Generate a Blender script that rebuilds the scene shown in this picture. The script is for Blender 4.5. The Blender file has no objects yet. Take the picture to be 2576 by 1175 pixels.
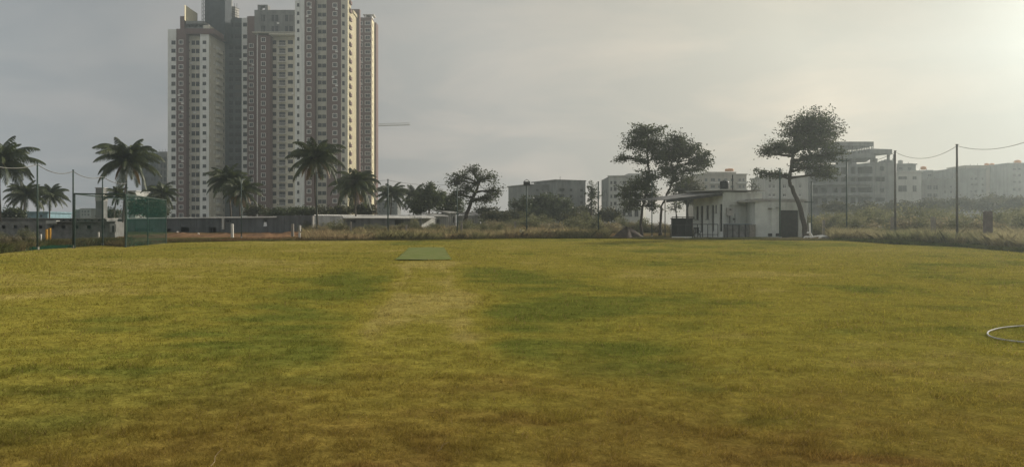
import bpy, math, random
import numpy as np
from mathutils import Vector, Matrix

random.seed(7)
RNG = np.random.default_rng(7)
SC = bpy.context.scene
COL = SC.collection
# ------------------------------------------------------------------ measuring helpers
F, CX, HY, CH = 1946.0, 1288.0, 572.0, 1.5      # focal length (in widths of a 2576 grid), eye height


def sstep(a, b, v):
    t = np.clip((np.asarray(v, float) - a) / (b - a), 0, 1)
    return t * t * (3 - 2 * t)


def zt(x, y):
    """height of the ground"""
    x = np.asarray(x, float); y = np.asarray(y, float)
    z = 0.3 * sstep(55, 85, y + 0.35 * x)
    z = z + 0.42 * sstep(88, 103, y + 0.12 * x) * sstep(-400, -60, -np.hypot(x, y) * 0 - 60)
    return z


def zg(x, y):
    return float(zt(x, y))


def W(x, y, d):
    return Vector(((x - CX) / F * d, d, CH + (HY - y) / F * d))


def Xat(x, d):
    return (x - CX) / F * d


def Zat(y, d):
    return CH + (HY - y) / F * d


def hit(x, y):
    """where the sight line through (x, y) meets the ground"""
    d = 3.0
    while d < 400:
        if Zat(y, d) <= zg(Xat(x, d), d):
            return d
        d += 0.05 + d * 0.001
    return 400.0


# ------------------------------------------------------------------ object helpers
WL = {}


def link(o, parent=None, world=None, rotz=0.0):
    COL.objects.link(o)
    w = Vector(world) if world is not None else Vector((0, 0, 0))
    WL[o.name] = w
    if parent is not None:
        o.parent = parent
        o.location = w - WL[parent.name]
    else:
        o.location = w
    o.rotation_euler = (0, 0, rotz)
    return o


def tag(o, label, cat, group=None, kind=None):
    if label: o['label'] = label
    if cat: o['category'] = cat
    if group: o['group'] = group
    if kind: o['kind'] = kind
    return o


def thing(name, loc, label, cat, group=None):
    o = bpy.data.objects.new(name, None)
    o.empty_display_size = 0.5
    link(o, None, loc)
    return tag(o, label, cat, group)


class MB:
    def __init__(s):
        s.v = []; s.f = []

    def poly(s, pts):
        n = len(s.v)
        s.v += [tuple(p) for p in pts]
        s.f.append(tuple(range(n, n + len(pts))))

    def box(s, x0, y0, z0, x1, y1, z1):
        n = len(s.v)
        s.v += [(x0, y0, z0), (x1, y0, z0), (x1, y1, z0), (x0, y1, z0), (x0, y0, z1), (x1, y0, z1), (x1, y1, z1), (x0, y1, z1)]
        s.f += [tuple(n + i for i in q) for q in ((0, 3, 2, 1), (4, 5, 6, 7), (0, 1, 5, 4), (1, 2, 6, 5), (2, 3, 7, 6), (3, 0, 4, 7))]
        return s

    def obox(s, p0, p1, z0, z1, t, off=0.0):
        """box standing along the ground line p0-p1, t thick (away from the front), its front shifted by off"""
        p0 = Vector(p0[:2]); p1 = Vector(p1[:2])
        u = (p1 - p0).normalized(); inn = Vector((-u.y, u.x))
        a = p0 + inn * off; b = p1 + inn * off; c = b + inn * t; d = a + inn * t
        n = len(s.v)
        for z in (z0, z1):
            s.v += [(q.x, q.y, z) for q in (a, b, c, d)]
        s.f += [tuple(n + i for i in q) for q in ((0, 3, 2, 1), (4, 5, 6, 7), (0, 1, 5, 4), (1, 2, 6, 5), (2, 3, 7, 6), (3, 0, 4, 7))]
        return s

    def tube(s, pts, rad, n=6, cap=True):
        pts = [Vector(p) for p in pts]
        if not hasattr(rad, '__len__'): rad = [rad] * len(pts)
        base = len(s.v)
        ref = Vector((0.31, 0.17, 0.93))
        for i, p in enumerate(pts):
            t = (pts[min(i + 1, len(pts) - 1)] - pts[max(i - 1, 0)]).normalized()
            r = ref if abs(t.dot(ref)) < 0.95 else Vector((1, 0, 0))
            a = t.cross(r).normalized(); b = t.cross(a)
            for k in range(n):
                w = 2 * math.pi * k / n
                s.v.append(tuple(p + (a * math.cos(w) + b * math.sin(w)) * rad[i]))
        for i in range(len(pts) - 1):
            for k in range(n):
                k2 = (k + 1) % n
                s.f.append((base + i * n + k, base + i * n + k2, base + (i + 1) * n + k2, base + (i + 1) * n + k))
        if cap:
            s.f.append(tuple(base + k for k in range(n))[::-1])
            e = base + (len(pts) - 1) * n
            s.f.append(tuple(e + k for k in range(n)))
        return s

    def build(s, name, mat, parent=None, smooth=False, local=False):
        v = np.array(s.v, float)
        lo, hi = v.min(0), v.max(0)
        o0 = np.array([(lo[0] + hi[0]) / 2, (lo[1] + hi[1]) / 2, lo[2]])
        me = bpy.data.meshes.new(name)
        me.from_pydata([tuple(q) for q in (v - o0)], [], s.f)
        me.materials.append(mat)
        if smooth:
            me.polygons.foreach_set('use_smooth', [True] * len(me.polygons))
        me.update()
        return link(bpy.data.objects.new(name, me), parent, o0)


def np_mesh(name, v, faces, mat, parent=None, col=None, smooth=False, origin=None):
    """v (N,3) array, faces (M,k) index array"""
    v = np.asarray(v, np.float32)
    if origin is None:
        lo, hi = v.min(0), v.max(0)
        origin = np.array([(lo[0] + hi[0]) / 2, (lo[1] + hi[1]) / 2, lo[2]])
    me = bpy.data.meshes.new(name)
    M, k = faces.shape
    me.vertices.add(len(v)); me.vertices.foreach_set('co', (v - np.asarray(origin, np.float32)).ravel())
    me.loops.add(M * k); me.loops.foreach_set('vertex_index', faces.astype(np.int32).ravel())
    me.polygons.add(M); me.polygons.foreach_set('loop_start', np.arange(0, M * k, k, dtype=np.int32))
    if smooth:
        me.polygons.foreach_set('use_smooth', np.ones(M, bool))
    me.update(calc_edges=True)
    if col is not None:
        a = me.color_attributes.new('Col', 'FLOAT_COLOR', 'POINT')
        c4 = np.ones((len(v), 4), np.float32); c4[:, :3] = col
        a.data.foreach_set('color', c4.ravel())
    me.materials.append(mat)
    return link(bpy.data.objects.new(name, me), parent, origin)


def copy_thing(o, loc, rotz=0.0, scale=1.0, label=None):
    """a copy of a thing with its parts and sub-parts"""
    c = o.copy(); COL.objects.link(c); c.location = loc; c.rotation_euler = (0, 0, rotz)
    c.scale = (scale, scale, scale) if not hasattr(scale, '__len__') else scale
    if label: c['label'] = label
    for ch in list(o.children):
        d = ch.copy(); COL.objects.link(d); d.parent = c
        for g in list(ch.children):
            e = g.copy(); COL.objects.link(e); e.parent = d
    return c


# ------------------------------------------------------------------ value noise
_T = RNG.random((256, 256))


def vnoise(x, y):
    x = np.asarray(x, float); y = np.asarray(y, float)
    xi = np.floor(x).astype(int); yi = np.floor(y).astype(int)
    fx = x - xi; fy = y - yi
    fx = fx * fx * (3 - 2 * fx); fy = fy * fy * (3 - 2 * fy)
    g = lambda a, b: _T[a & 255, b & 255]
    return (g(xi, yi) * (1 - fx) + g(xi + 1, yi) * fx) * (1 - fy) + (g(xi, yi + 1) * (1 - fx) + g(xi + 1, yi + 1) * fx) * fy


def fbm(x, y, oct=4):
    s = 0; a = 1; t = 0
    for i in range(oct):
        s = s + a * vnoise(x * 2 ** i + 17.3 * i, y * 2 ** i + 9.1 * i); t += a; a *= 0.55
    return s / t


# ------------------------------------------------------------------ materials
def new_mat(name):
    m = bpy.data.materials.new(name); m.use_nodes = True
    nt = m.node_tree; nt.nodes.clear()
    return m, nt, nt.nodes.new('ShaderNodeOutputMaterial')


def noise_col(nt, col, var, scale, detail=5, second=None, fac_lo=0.35, fac_hi=0.7):
    geo = nt.nodes.new('ShaderNodeNewGeometry')
    n = nt.nodes.new('ShaderNodeTexNoise'); n.inputs['Scale'].default_value = scale; n.inputs['Detail'].default_value = detail
    n.inputs['Roughness'].default_value = 0.65
    nt.links.new(geo.outputs['Position'], n.inputs['Vector'])
    r = nt.nodes.new('ShaderNodeValToRGB')
    a = tuple(c * (1 - var) for c in col); b = tuple(min(1, c * (1 + var)) for c in col)
    if second: b = second
    r.color_ramp.elements[0].position = fac_lo; r.color_ramp.elements[0].color = (*a, 1)
    r.color_ramp.elements[1].position = fac_hi; r.color_ramp.elements[1].color = (*b, 1)
    nt.links.new(n.outputs['Fac'], r.inputs['Fac'])
    return r.outputs['Color'], geo, n


def M(name, col, rough=0.85, var=0.18, scale=0.8, bump=0.0, bscale=20, metal=0.0, spec=0.25, second=None, streak=0.0):
    m, nt, out = new_mat(name)
    p = nt.nodes.new('ShaderNodeBsdfPrincipled')
    c, geo, n = noise_col(nt, col, var, scale, second=second)
    if streak:
        # rain streaks: noise stretched along the vertical
        mp = nt.nodes.new('ShaderNodeMapping'); mp.inputs['Scale'].default_value = (1.6, 1.6, 0.12)
        nt.links.new(geo.outputs['Position'], mp.inputs['Vector'])
        n3 = nt.nodes.new('ShaderNodeTexNoise'); n3.inputs['Scale'].default_value = 1.0; n3.inputs['Detail'].default_value = 6
        nt.links.new(mp.outputs['Vector'], n3.inputs['Vector'])
        rr = nt.nodes.new('ShaderNodeMapRange'); rr.inputs['From Min'].default_value = 0.45; rr.inputs['From Max'].default_value = 0.72
        rr.inputs['To Min'].default_value = 1.0; rr.inputs['To Max'].default_value = 1 - streak
        nt.links.new(n3.outputs['Fac'], rr.inputs['Value'])
        mx = nt.nodes.new('ShaderNodeVectorMath'); mx.operation = 'SCALE'
        nt.links.new(c, mx.inputs[0]); nt.links.new(rr.outputs['Result'], mx.inputs['Scale'])
        c = mx.outputs['Vector']
    nt.links.new(c, p.inputs['Base Color'])
    p.inputs['Roughness'].default_value = rough; p.inputs['Metallic'].default_value = metal
    p.inputs['Specular IOR Level'].default_value = spec
    if bump:
        n2 = nt.nodes.new('ShaderNodeTexNoise'); n2.inputs['Scale'].default_value = bscale; n2.inputs['Detail'].default_value = 4
        nt.links.new(geo.outputs['Position'], n2.inputs['Vector'])
        b = nt.nodes.new('ShaderNodeBump'); b.inputs['Strength'].default_value = bump; b.inputs['Distance'].default_value = 0.05
        nt.links.new(n2.outputs['Fac'], b.inputs['Height']); nt.links.new(b.outputs['Normal'], p.inputs['Normal'])
    nt.links.new(p.outputs['BSDF'], out.inputs['Surface'])
    return m


def glass_mat():
    m, nt, out = new_mat('window_glass')
    p = nt.nodes.new('ShaderNodeBsdfPrincipled'); oi = nt.nodes.new('ShaderNodeObjectInfo')
    r = nt.nodes.new('ShaderNodeValToRGB'); e = r.color_ramp.elements
    e[0].position = 0.0; e[0].color = (.012, .013, .015, 1); e[1].position = 1.0; e[1].color = (.12, .11, .10, 1)
    q = e.new(.6); q.color = (.014, .015, .018, 1); q = e.new(.88); q.color = (.035, .036, .04, 1)
    nt.links.new(oi.outputs['Random'], r.inputs['Fac']); nt.links.new(r.outputs['Color'], p.inputs['Base Color'])
    p.inputs['Roughness'].default_value = 0.3; p.inputs['Specular IOR Level'].default_value = 0.3
    nt.links.new(p.outputs['BSDF'], out.inputs['Surface'])
    return m


def leaf_mat(name, col, second, transl=0.3, scale=0.9):
    m, nt, out = new_mat(name)
    c, geo, n = noise_col(nt, col, 0.35, scale, detail=3, second=second, fac_lo=0.38, fac_hi=0.66)
    d = nt.nodes.new('ShaderNodeBsdfDiffuse'); t = nt.nodes.new('ShaderNodeBsdfTranslucent')
    g = nt.nodes.new('ShaderNodeBsdfGlossy'); g.inputs['Roughness'].default_value = 0.5
    g.inputs['Color'].default_value = (0.8, 0.8, 0.8, 1)
    mx = nt.nodes.new('ShaderNodeMixShader'); mx.inputs['Fac'].default_value = transl
    m2 = nt.nodes.new('ShaderNodeMixShader'); m2.inputs['Fac'].default_value = 0.04
    nt.links.new(c, d.inputs['Color']); nt.links.new(c, t.inputs['Color'])
    nt.links.new(d.outputs[0], mx.inputs[1]); nt.links.new(t.outputs[0], mx.inputs[2])
    nt.links.new(mx.outputs[0], m2.inputs[1]); nt.links.new(g.outputs[0], m2.inputs[2])
    nt.links.new(m2.outputs[0], out.inputs['Surface'])
    return m


def col_mat(name, var=0.35, scale=14.0, transl=0.0, bump=0.0, scale2=1.6):
    """colour from the mesh's own colour attribute, broken up by noise at two sizes"""
    m, nt, out = new_mat(name)
    at = nt.nodes.new('ShaderNodeVertexColor'); at.layer_name = 'Col'
    geo = nt.nodes.new('ShaderNodeNewGeometry')
    prod = None
    for sc, vv in ((scale, var), (scale2, var * 0.8), (scale * 5, var * 0.8)):
        n = nt.nodes.new('ShaderNodeTexNoise'); n.inputs['Scale'].default_value = sc; n.inputs['Detail'].default_value = 6
        n.inputs['Roughness'].default_value = 0.7
        nt.links.new(geo.outputs['Position'], n.inputs['Vector'])
        r = nt.nodes.new('ShaderNodeMapRange'); r.inputs['From Min'].default_value = 0.3; r.inputs['From Max'].default_value = 0.7
        r.inputs['To Min'].default_value = 1 - vv; r.inputs['To Max'].default_value = 1 + vv
        nt.links.new(n.outputs['Fac'], r.inputs['Value'])
        if prod is None: prod = r.outputs['Result']
        else:
            mm = nt.nodes.new('ShaderNodeMath'); mm.operation = 'MULTIPLY'
            nt.links.new(prod, mm.inputs[0]); nt.links.new(r.outputs['Result'], mm.inputs[1]); prod = mm.outputs[0]
    sc = nt.nodes.new('ShaderNodeVectorMath'); sc.operation = 'SCALE'
    nt.links.new(at.outputs['Color'], sc.inputs[0]); nt.links.new(prod, sc.inputs['Scale'])
    d = nt.nodes.new('ShaderNodeBsdfDiffuse'); d.inputs['Roughness'].default_value = 0.6
    nt.links.new(sc.outputs['Vector'], d.inputs['Color'])
    last = d
    if transl:
        t = nt.nodes.new('ShaderNodeBsdfTranslucent'); nt.links.new(sc.outputs['Vector'], t.inputs['Color'])
        mx = nt.nodes.new('ShaderNodeMixShader'); mx.inputs['Fac'].default_value = transl
        nt.links.new(d.outputs[0], mx.inputs[1]); nt.links.new(t.outputs[0], mx.inputs[2]); last = mx
    if bump:
        prevn = None
        for sc_, st, ds in ((3.0, bump, 0.10), (22.0, bump, 0.03)):
            n2 = nt.nodes.new('ShaderNodeTexNoise'); n2.inputs['Scale'].default_value = sc_; n2.inputs['Detail'].default_value = 6
            nt.links.new(geo.outputs['Position'], n2.inputs['Vector'])
            b = nt.nodes.new('ShaderNodeBump'); b.inputs['Strength'].default_value = st; b.inputs['Distance'].default_value = ds
            nt.links.new(n2.outputs['Fac'], b.inputs['Height'])
            if prevn: nt.links.new(prevn, b.inputs['Normal'])
            prevn = b.outputs['Normal']
        nt.links.new(prevn, d.inputs['Normal'])
    nt.links.new(last.outputs[0], out.inputs['Surface'])
    return m


def net_mat(name, col, opacity):
    m, nt, out = new_mat(name)
    c, geo, n = noise_col(nt, col, 0.25, 0.8)
    d = nt.nodes.new('ShaderNodeBsdfDiffuse'); nt.links.new(c, d.inputs['Color'])
    t = nt.nodes.new('ShaderNodeBsdfTransparent')
    mx = nt.nodes.new('ShaderNodeMixShader'); mx.inputs['Fac'].default_value = opacity
    nt.links.new(t.outputs[0], mx.inputs[1]); nt.links.new(d.outputs[0], mx.inputs[2])
    nt.links.new(mx.outputs[0], out.inputs['Surface'])
    return m


MT = dict(
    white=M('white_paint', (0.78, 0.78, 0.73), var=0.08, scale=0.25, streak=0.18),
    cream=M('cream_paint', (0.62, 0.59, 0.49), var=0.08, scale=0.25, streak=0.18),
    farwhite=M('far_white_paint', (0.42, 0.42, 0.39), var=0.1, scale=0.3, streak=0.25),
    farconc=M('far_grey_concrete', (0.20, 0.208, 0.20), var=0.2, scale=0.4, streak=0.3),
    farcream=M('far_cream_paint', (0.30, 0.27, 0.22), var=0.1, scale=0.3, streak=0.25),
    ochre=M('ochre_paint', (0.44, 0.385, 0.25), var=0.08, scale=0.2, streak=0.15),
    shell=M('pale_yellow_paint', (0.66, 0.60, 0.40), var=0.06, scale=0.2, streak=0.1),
    brown=M('brown_paint', (0.160, 0.098, 0.086), var=0.10, scale=0.3, streak=0.12),
    dark=M('dark_shade_cloth', (0.050, 0.058, 0.066), var=0.35, scale=0.5, streak=0.3),
    netgrey=M('grey_netted_concrete', (0.105, 0.118, 0.125), var=0.3, scale=0.35, streak=0.35),
    rawconc=M('raw_concrete', (0.20, 0.20, 0.19), var=0.25, scale=0.4, bump=0.2, streak=0.3),
    conc=M('pale_concrete', (0.34, 0.33, 0.30), var=0.2, scale=0.5, bump=0.2, streak=0.3),
    trim=M('white_trim', (0.72, 0.70, 0.66), var=0.06),
    glass=glass_mat(),
    dframe=M('grey_window_frame', (0.16, 0.155, 0.15), var=0.1),
    metal=M('galvanised_pole', (0.11, 0.11, 0.10), rough=0.55, var=0.25, scale=2, metal=0.3),
    gpole=M('green_painted_pole', (0.035, 0.06, 0.05), rough=0.6, var=0.25, scale=2),
    steel=M('dark_steel', (0.05, 0.05, 0.048), rough=0.6, var=0.3, scale=3, metal=0.2),
    asbestos=M('weathered_grey_sheet', (0.165, 0.165, 0.16), var=0.22, scale=0.8, streak=0.45),
    greywall=M('grey_cement_wall', (0.125, 0.13, 0.13), var=0.22, scale=0.5, streak=0.4, bump=0.2),
    palewall=M('stained_white_wall', (0.36, 0.36, 0.335), var=0.12, scale=0.7, streak=0.3, bump=0.15),
    roofw=M('white_roof_sheet', (0.70, 0.68, 0.63), var=0.12, scale=0.6, rough=0.5, streak=0.1),
    hutwall=M('hut_limewash', (0.56, 0.58, 0.54), var=0.10, scale=1.2, streak=0.25, bump=0.15),
    block=M('concrete_block', (0.18, 0.18, 0.17), var=0.3, scale=2.2, bump=0.4, streak=0.2),
    darkdoor=M('dark_door', (0.035, 0.035, 0.033), var=0.3, scale=2),
    shutter=M('dark_grey_shutter', (0.042, 0.044, 0.042), var=0.25, scale=1.5),
    tank=M('black_plastic_tank', (0.025, 0.027, 0.03), rough=0.45, var=0.15),
    orange=M('orange_plastic_tank', (0.55, 0.22, 0.06), rough=0.5, var=0.1),
    blue=M('pale_blue_sheet', (0.20, 0.31, 0.35), var=0.15, streak=0.2),
    bluegrey=M('blue_grey_lid', (0.12, 0.16, 0.19), var=0.2),
    yellow=M('yellow_post_paint', (0.42, 0.22, 0.03), var=0.2, scale=4),
    wpost=M('white_post_paint', (0.55, 0.53, 0.48), var=0.15, scale=4, streak=0.2),
    stone=M('stone_post', (0.22, 0.20, 0.17), var=0.25, scale=4, bump=0.3),
    redstone=M('red_stone_post', (0.125, 0.102, 0.092), var=0.25, scale=3, bump=0.4),
    pvc=M('white_plastic_pipe', (0.75, 0.75, 0.72), rough=0.4, var=0.05),
    hose=M('pale_hose', (0.36, 0.35, 0.31), rough=0.75, var=0.2, scale=6),
    soil=M('brown_soil', (0.058, 0.044, 0.033), var=0.35, scale=2.5, bump=0.8, bscale=9),
    red=M('red_earth', (0.21, 0.115, 0.052), var=0.4, scale=1.5, bump=0.8, bscale=6),
    bark=M('tree_bark', (0.060, 0.050, 0.040), var=0.35, scale=5, bump=0.6, bscale=18),
    pbark=M('palm_bark', (0.10, 0.088, 0.072), var=0.3, scale=4, bump=0.5, bscale=14),
    board=M('pale_sheet_debris', (0.45, 0.44, 0.41), var=0.2, scale=2),
    debris=M('dark_debris', (0.06, 0.055, 0.05), var=0.4, scale=3),
    twig=M('dry_twig', (0.26, 0.19, 0.11), var=.3, scale=20),
    mat=M('green_matting', (0.150, 0.190, 0.058), second=(0.19, 0.195, 0.085), var=0.16, scale=1.1, bump=0.3, bscale=60, spec=0.0, rough=1.0),
    crane=M('crane_steel', (0.32, 0.27, 0.18), var=0.1),
    rope=M('grey_rope', (0.16, 0.16, 0.15), var=0.2),
    palm=leaf_mat('palm_leaf', (0.034, 0.052, 0.015), (0.085, 0.105, 0.030), 0.32),
    palmdry=leaf_mat('dry_palm_leaf', (0.17, 0.105, 0.035), (0.26, 0.17, 0.05), 0.3),
    leaf=leaf_mat('tree_leaf', (0.042, 0.058, 0.022), (0.092, 0.112, 0.040), 0.36),
    leaf2=leaf_mat('olive_leaf', (0.045, 0.052, 0.018), (0.10, 0.095, 0.035), 0.3),
    scrub=leaf_mat('scrub_leaf', (0.11, 0.125, 0.05), (0.23, 0.22, 0.105), 0.45),
    scrub2=leaf_mat('dry_scrub_leaf', (0.19, 0.165, 0.085), (0.33, 0.275, 0.15), 0.45),
    grass=col_mat('turf', var=0.30, scale=9.0, bump=0.6),
    blade=col_mat('grass_blades', var=0.22, scale=5.0, transl=0.45),
    earth=col_mat('rough_ground', var=0.35, scale=3.0, bump=0.6, scale2=0.5),
    tall=col_mat('tall_dry_grass', var=0.25, scale=0.8, transl=0.5),
    net=net_mat('green_netting', (0.012, 0.052, 0.040), 0.31),
    netthin=net_mat('thin_green_netting', (0.015, 0.045, 0.03), 0.16),
    netlow=net_mat('bunched_green_net', (0.012, 0.045, 0.028), 0.6),
)

# ------------------------------------------------------------------ camera, world, sun
cam = bpy.data.cameras.new('camera'); camo = bpy.data.objects.new('camera', cam); COL.objects.link(camo)
camo.location = (0, 0, CH); camo.rotation_euler = (math.pi / 2, 0, 0)
cam.sensor_fit = 'HORIZONTAL'; cam.sensor_width = 36.0; cam.lens = 36.0 * F / 2576.0
cam.shift_y = -15.5 / 2576.0
cam.clip_start = 0.1; cam.clip_end = 5000
SC.camera = camo

SUN_AZ, SUN_EL = math.radians(55), math.radians(24)
S = Vector((math.sin(SUN_AZ) * math.cos(SUN_EL), math.cos(SUN_AZ) * math.cos(SUN_EL), math.sin(SUN_EL)))
sl = bpy.data.lights.new('sun', 'SUN'); so = bpy.data.objects.new('sun', sl); COL.objects.link(so)
sl.energy = 5.0; sl.angle = math.radians(0.8); sl.color = (1.0, 0.92, 0.80)
so.rotation_euler = S.to_track_quat('Z', 'Y').to_euler(); so.location = (60, 60, 120)

world = bpy.data.worlds.new('World'); SC.world = world; world.use_nodes = True
nt = world.node_tree; nt.nodes.clear()
wo = nt.nodes.new('ShaderNodeOutputWorld'); bg = nt.nodes.new('ShaderNodeBackground')
sky = nt.nodes.new('ShaderNodeTexSky'); sky.sky_type = 'NISHITA'; sky.sun_disc = False
sky.sun_elevation = SUN_EL; sky.sun_rotation = SUN_AZ
sky.air_density = 1.0; sky.dust_density = 1.6; sky.ozone_density = 1.0; sky.altitude = 800
tc = nt.nodes.new('ShaderNodeTexCoord')
hs = nt.nodes.new('ShaderNodeHueSaturation'); hs.inputs['Saturation'].default_value = 0.45
nt.links.new(sky.outputs['Color'], hs.inputs['Color'])
# thin streaky cloud veil, laid out by direction on a plane overhead
sx = nt.nodes.new('ShaderNodeSeparateXYZ'); nt.links.new(tc.outputs['Generated'], sx.inputs[0])
az = nt.nodes.new('ShaderNodeMath'); az.operation = 'ADD'; az.inputs[1].default_value = 0.16
nt.links.new(sx.outputs['Z'], az.inputs[0])
mxz = nt.nodes.new('ShaderNodeMath'); mxz.operation = 'MAXIMUM'; mxz.inputs[1].default_value = 0.05
nt.links.new(az.outputs[0], mxz.inputs[0])
dv = []
for ax in ('X', 'Y'):
    q = nt.nodes.new('ShaderNodeMath'); q.operation = 'DIVIDE'
    nt.links.new(sx.outputs[ax], q.inputs[0]); nt.links.new(mxz.outputs[0], q.inputs[1]); dv.append(q)
cb = nt.nodes.new('ShaderNodeCombineXYZ')
nt.links.new(dv[0].outputs[0], cb.inputs['X']); nt.links.new(dv[1].outputs[0], cb.inputs['Y'])
cn = nt.nodes.new('ShaderNodeTexNoise'); cn.inputs['Scale'].default_value = 1.1; cn.inputs['Detail'].default_value = 7
cn.inputs['Roughness'].default_value = 0.55; cn.inputs['Distortion'].default_value = 0.4
nt.links.new(cb.outputs[0], cn.inputs['Vector'])
cr = nt.nodes.new('ShaderNodeMapRange'); cr.inputs['From Min'].default_value = 0.45; cr.inputs['From Max'].default_value = 0.66
cr.inputs['To Min'].default_value = 0.0; cr.inputs['To Max'].default_value = 1.0
nt.links.new(cn.outputs['Fac'], cr.inputs['Value'])
cm = nt.nodes.new('ShaderNodeMix'); cm.data_type = 'RGBA'
nt.links.new(cr.outputs['Result'], cm.inputs['Factor'])
cm.inputs[6].default_value = (0.90, 0.92, 0.94, 1); cm.inputs[7].default_value = (1.20, 1.14, 1.10, 1)
mu = nt.nodes.new('ShaderNodeMix'); mu.data_type = 'RGBA'; mu.blend_type = 'MULTIPLY'; mu.inputs['Factor'].default_value = 1.0
veil = nt.nodes.new('ShaderNodeMix'); veil.data_type = 'RGBA'; veil.inputs['Factor'].default_value = 0.93
# thin overcast over the clear sky, warmer towards the sun, raised behind the camera to fill shaded tower fronts
nrm = nt.nodes.new('ShaderNodeVectorMath'); nrm.operation = 'NORMALIZE'; nt.links.new(tc.outputs['Generated'], nrm.inputs[0])
dp = nt.nodes.new('ShaderNodeVectorMath'); dp.operation = 'DOT_PRODUCT'; dp.inputs[1].default_value = tuple(S)
nt.links.new(nrm.outputs[0], dp.inputs[0])
hd = nt.nodes.new('ShaderNodeMapRange'); hd.inputs['From Min'].default_value = -1.0; hd.inputs['From Max'].default_value = 1.0
nt.links.new(dp.outputs['Value'], hd.inputs['Value'])
vr = nt.nodes.new('ShaderNodeValToRGB'); e = vr.color_ramp.elements
e[0].position = 0.0; e[0].color = (.66, .66, .65, 1); e[1].position = 1.0; e[1].color = (.06, .045, .025, 1)
for ps, cc in ((.42, (.43, .43, .43)), (.6, (.243, .252, .260)), (.79, (.405, .378, .338)), (.91, (.46, .395, .30)), (.95, (.14, .10, .065))):
    q = e.new(ps); q.color = (*cc, 1)
nt.links.new(hd.outputs['Result'], vr.inputs['Fac'])
vs = nt.nodes.new('ShaderNodeVectorMath'); vs.operation = 'SCALE'; vs.inputs['Scale'].default_value = 10.4
nt.links.new(vr.outputs['Color'], vs.inputs[0]); nt.links.new(vs.outputs[0], veil.inputs[7])
nt.links.new(hs.outputs['Color'], veil.inputs[6]); nt.links.new(veil.outputs[2], mu.inputs[6]); nt.links.new(cm.outputs[2], mu.inputs[7])
nt.links.new(mu.outputs[2], bg.inputs['Color']); bg.inputs['Strength'].default_value = 0.10
nt.links.new(bg.outputs[0], wo.inputs['Surface'])

SC.view_settings.view_transform = 'Standard'; SC.view_settings.look = 'None'
SC.view_settings.exposure = 0.24; SC.view_settings.gamma = 1.0
try:
    SC.cycles.use_denoising = True
    SC.cycles.max_bounces = 6; SC.cycles.transparent_max_bounces = 12; SC.cycles.volume_bounces = 0
    SC.cycles.sample_clamp_indirect = 4
except Exception:
    pass

# the dusty air: one closed box round everything
hm, hnt, hout = new_mat('dusty_air')
pv = hnt.nodes.new('ShaderNodeVolumePrincipled')
pv.inputs['Color'].default_value = (0.86, 0.985, 1.0, 1); pv.inputs['Density'].default_value = 0.00095
pv.inputs['Anisotropy'].default_value = 0.75
hnt.links.new(pv.outputs[0], hout.inputs['Volume'])
hz = MB().box(-470, -470, -1.6, 470, 470, 112).build('haze', hm)
tag(hz, None, None, kind='stuff')

# ------------------------------------------------------------------ lawn and ground
EDGE = [(-60, 648), (0, 640), (94, 628), (184, 622), (258, 617), (316, 622), (420, 611), (600, 607), (800, 606), (976, 605), (1150, 602),
        (1325, 600), (1505, 600), (1680, 603), (1830, 604), (1965, 605), (2130, 606), (2250, 614), (2408, 621), (2576, 634), (2640, 640)]
_ea, _er = [], []
for ex, ey in EDGE:
    dd = hit(ex, ey)
    _ea.append(math.atan2(Xat(ex, dd), dd)); _er.append(math.hypot(Xat(ex, dd), dd))
_ea = [-math.pi, -1.6] + _ea + [1.6, math.pi]; _er = [45, 40] + _er + [45, 45]


def edge_r(a):
    return np.interp(a, _ea, _er) + (fbm(np.asarray(a) * 40 + 50, np.zeros_like(a) + 3.3, 3) - 0.5) * 1.2


# (x, y, half width, half depth, green (+) or dry (-)) of the turf patches, one of them painted tree shade
PATCH = [(925, 1168, 60, 7, -2.2), (2190, 1146, 120, 9, -2.0), (1420, 1062, 120, 10, -1.0), (2200, 740, 480, 60, -.35), (740, 800, 170, 40, 1.0), (860, 735, 90, 30, .6), (1340, 780, 150, 22, .8), (1100, 832, 70, 14, .8), (690, 900, 120, 35, .7),
         (1620, 925, 130, 25, .6), (1760, 985, 150, 45, .7), (1950, 1055, 180, 16, 1.0), (1700, 1065, 80, 12, .9), (130, 1060, 170, 45, .6),
         (330, 810, 170, 30, .6), (560, 1000, 120, 24, .5), (2350, 1090, 150, 20, .6), (1900, 750, 300, 20, .35), (2300, 700, 250, 20, .3),
         (1050, 765, 150, 28, -.9), (1170, 742, 60, 22, -.7), (1000, 815, 60, 25, -.6), (860, 1110, 330, 55, -.5), (1280, 1040, 200, 40, -.6),
         (2200, 1150, 260, 35, -.6), (1480, 1170, 220, 25, -.6), (300, 1170, 200, 20, -.5), (200, 890, 200, 26, -.6), (1560, 830, 150, 22, -.5),
         (1820, 850, 160, 18, -.5), (300, 656, 380, 10, -.6), (1050, 668, 160, 9, -.6), (1240, 950, 160, 40, -.3), (2480, 980, 130, 40, -.2),
         (60, 750, 160, 22, -.4), (980, 900, 70, 60, -.5), (1900, 615, 320, 5, .9), (1250, 612, 250, 3.5, .4)]  # long thin green streak before the hut paints the trees' shadow band
PG = []
for px, py, rx, ry, a in PATCH:
    d = hit(px, py)
    PG.append((Xat(px, d), d, rx * d / F, ry * d * d / (F * CH), a))


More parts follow.
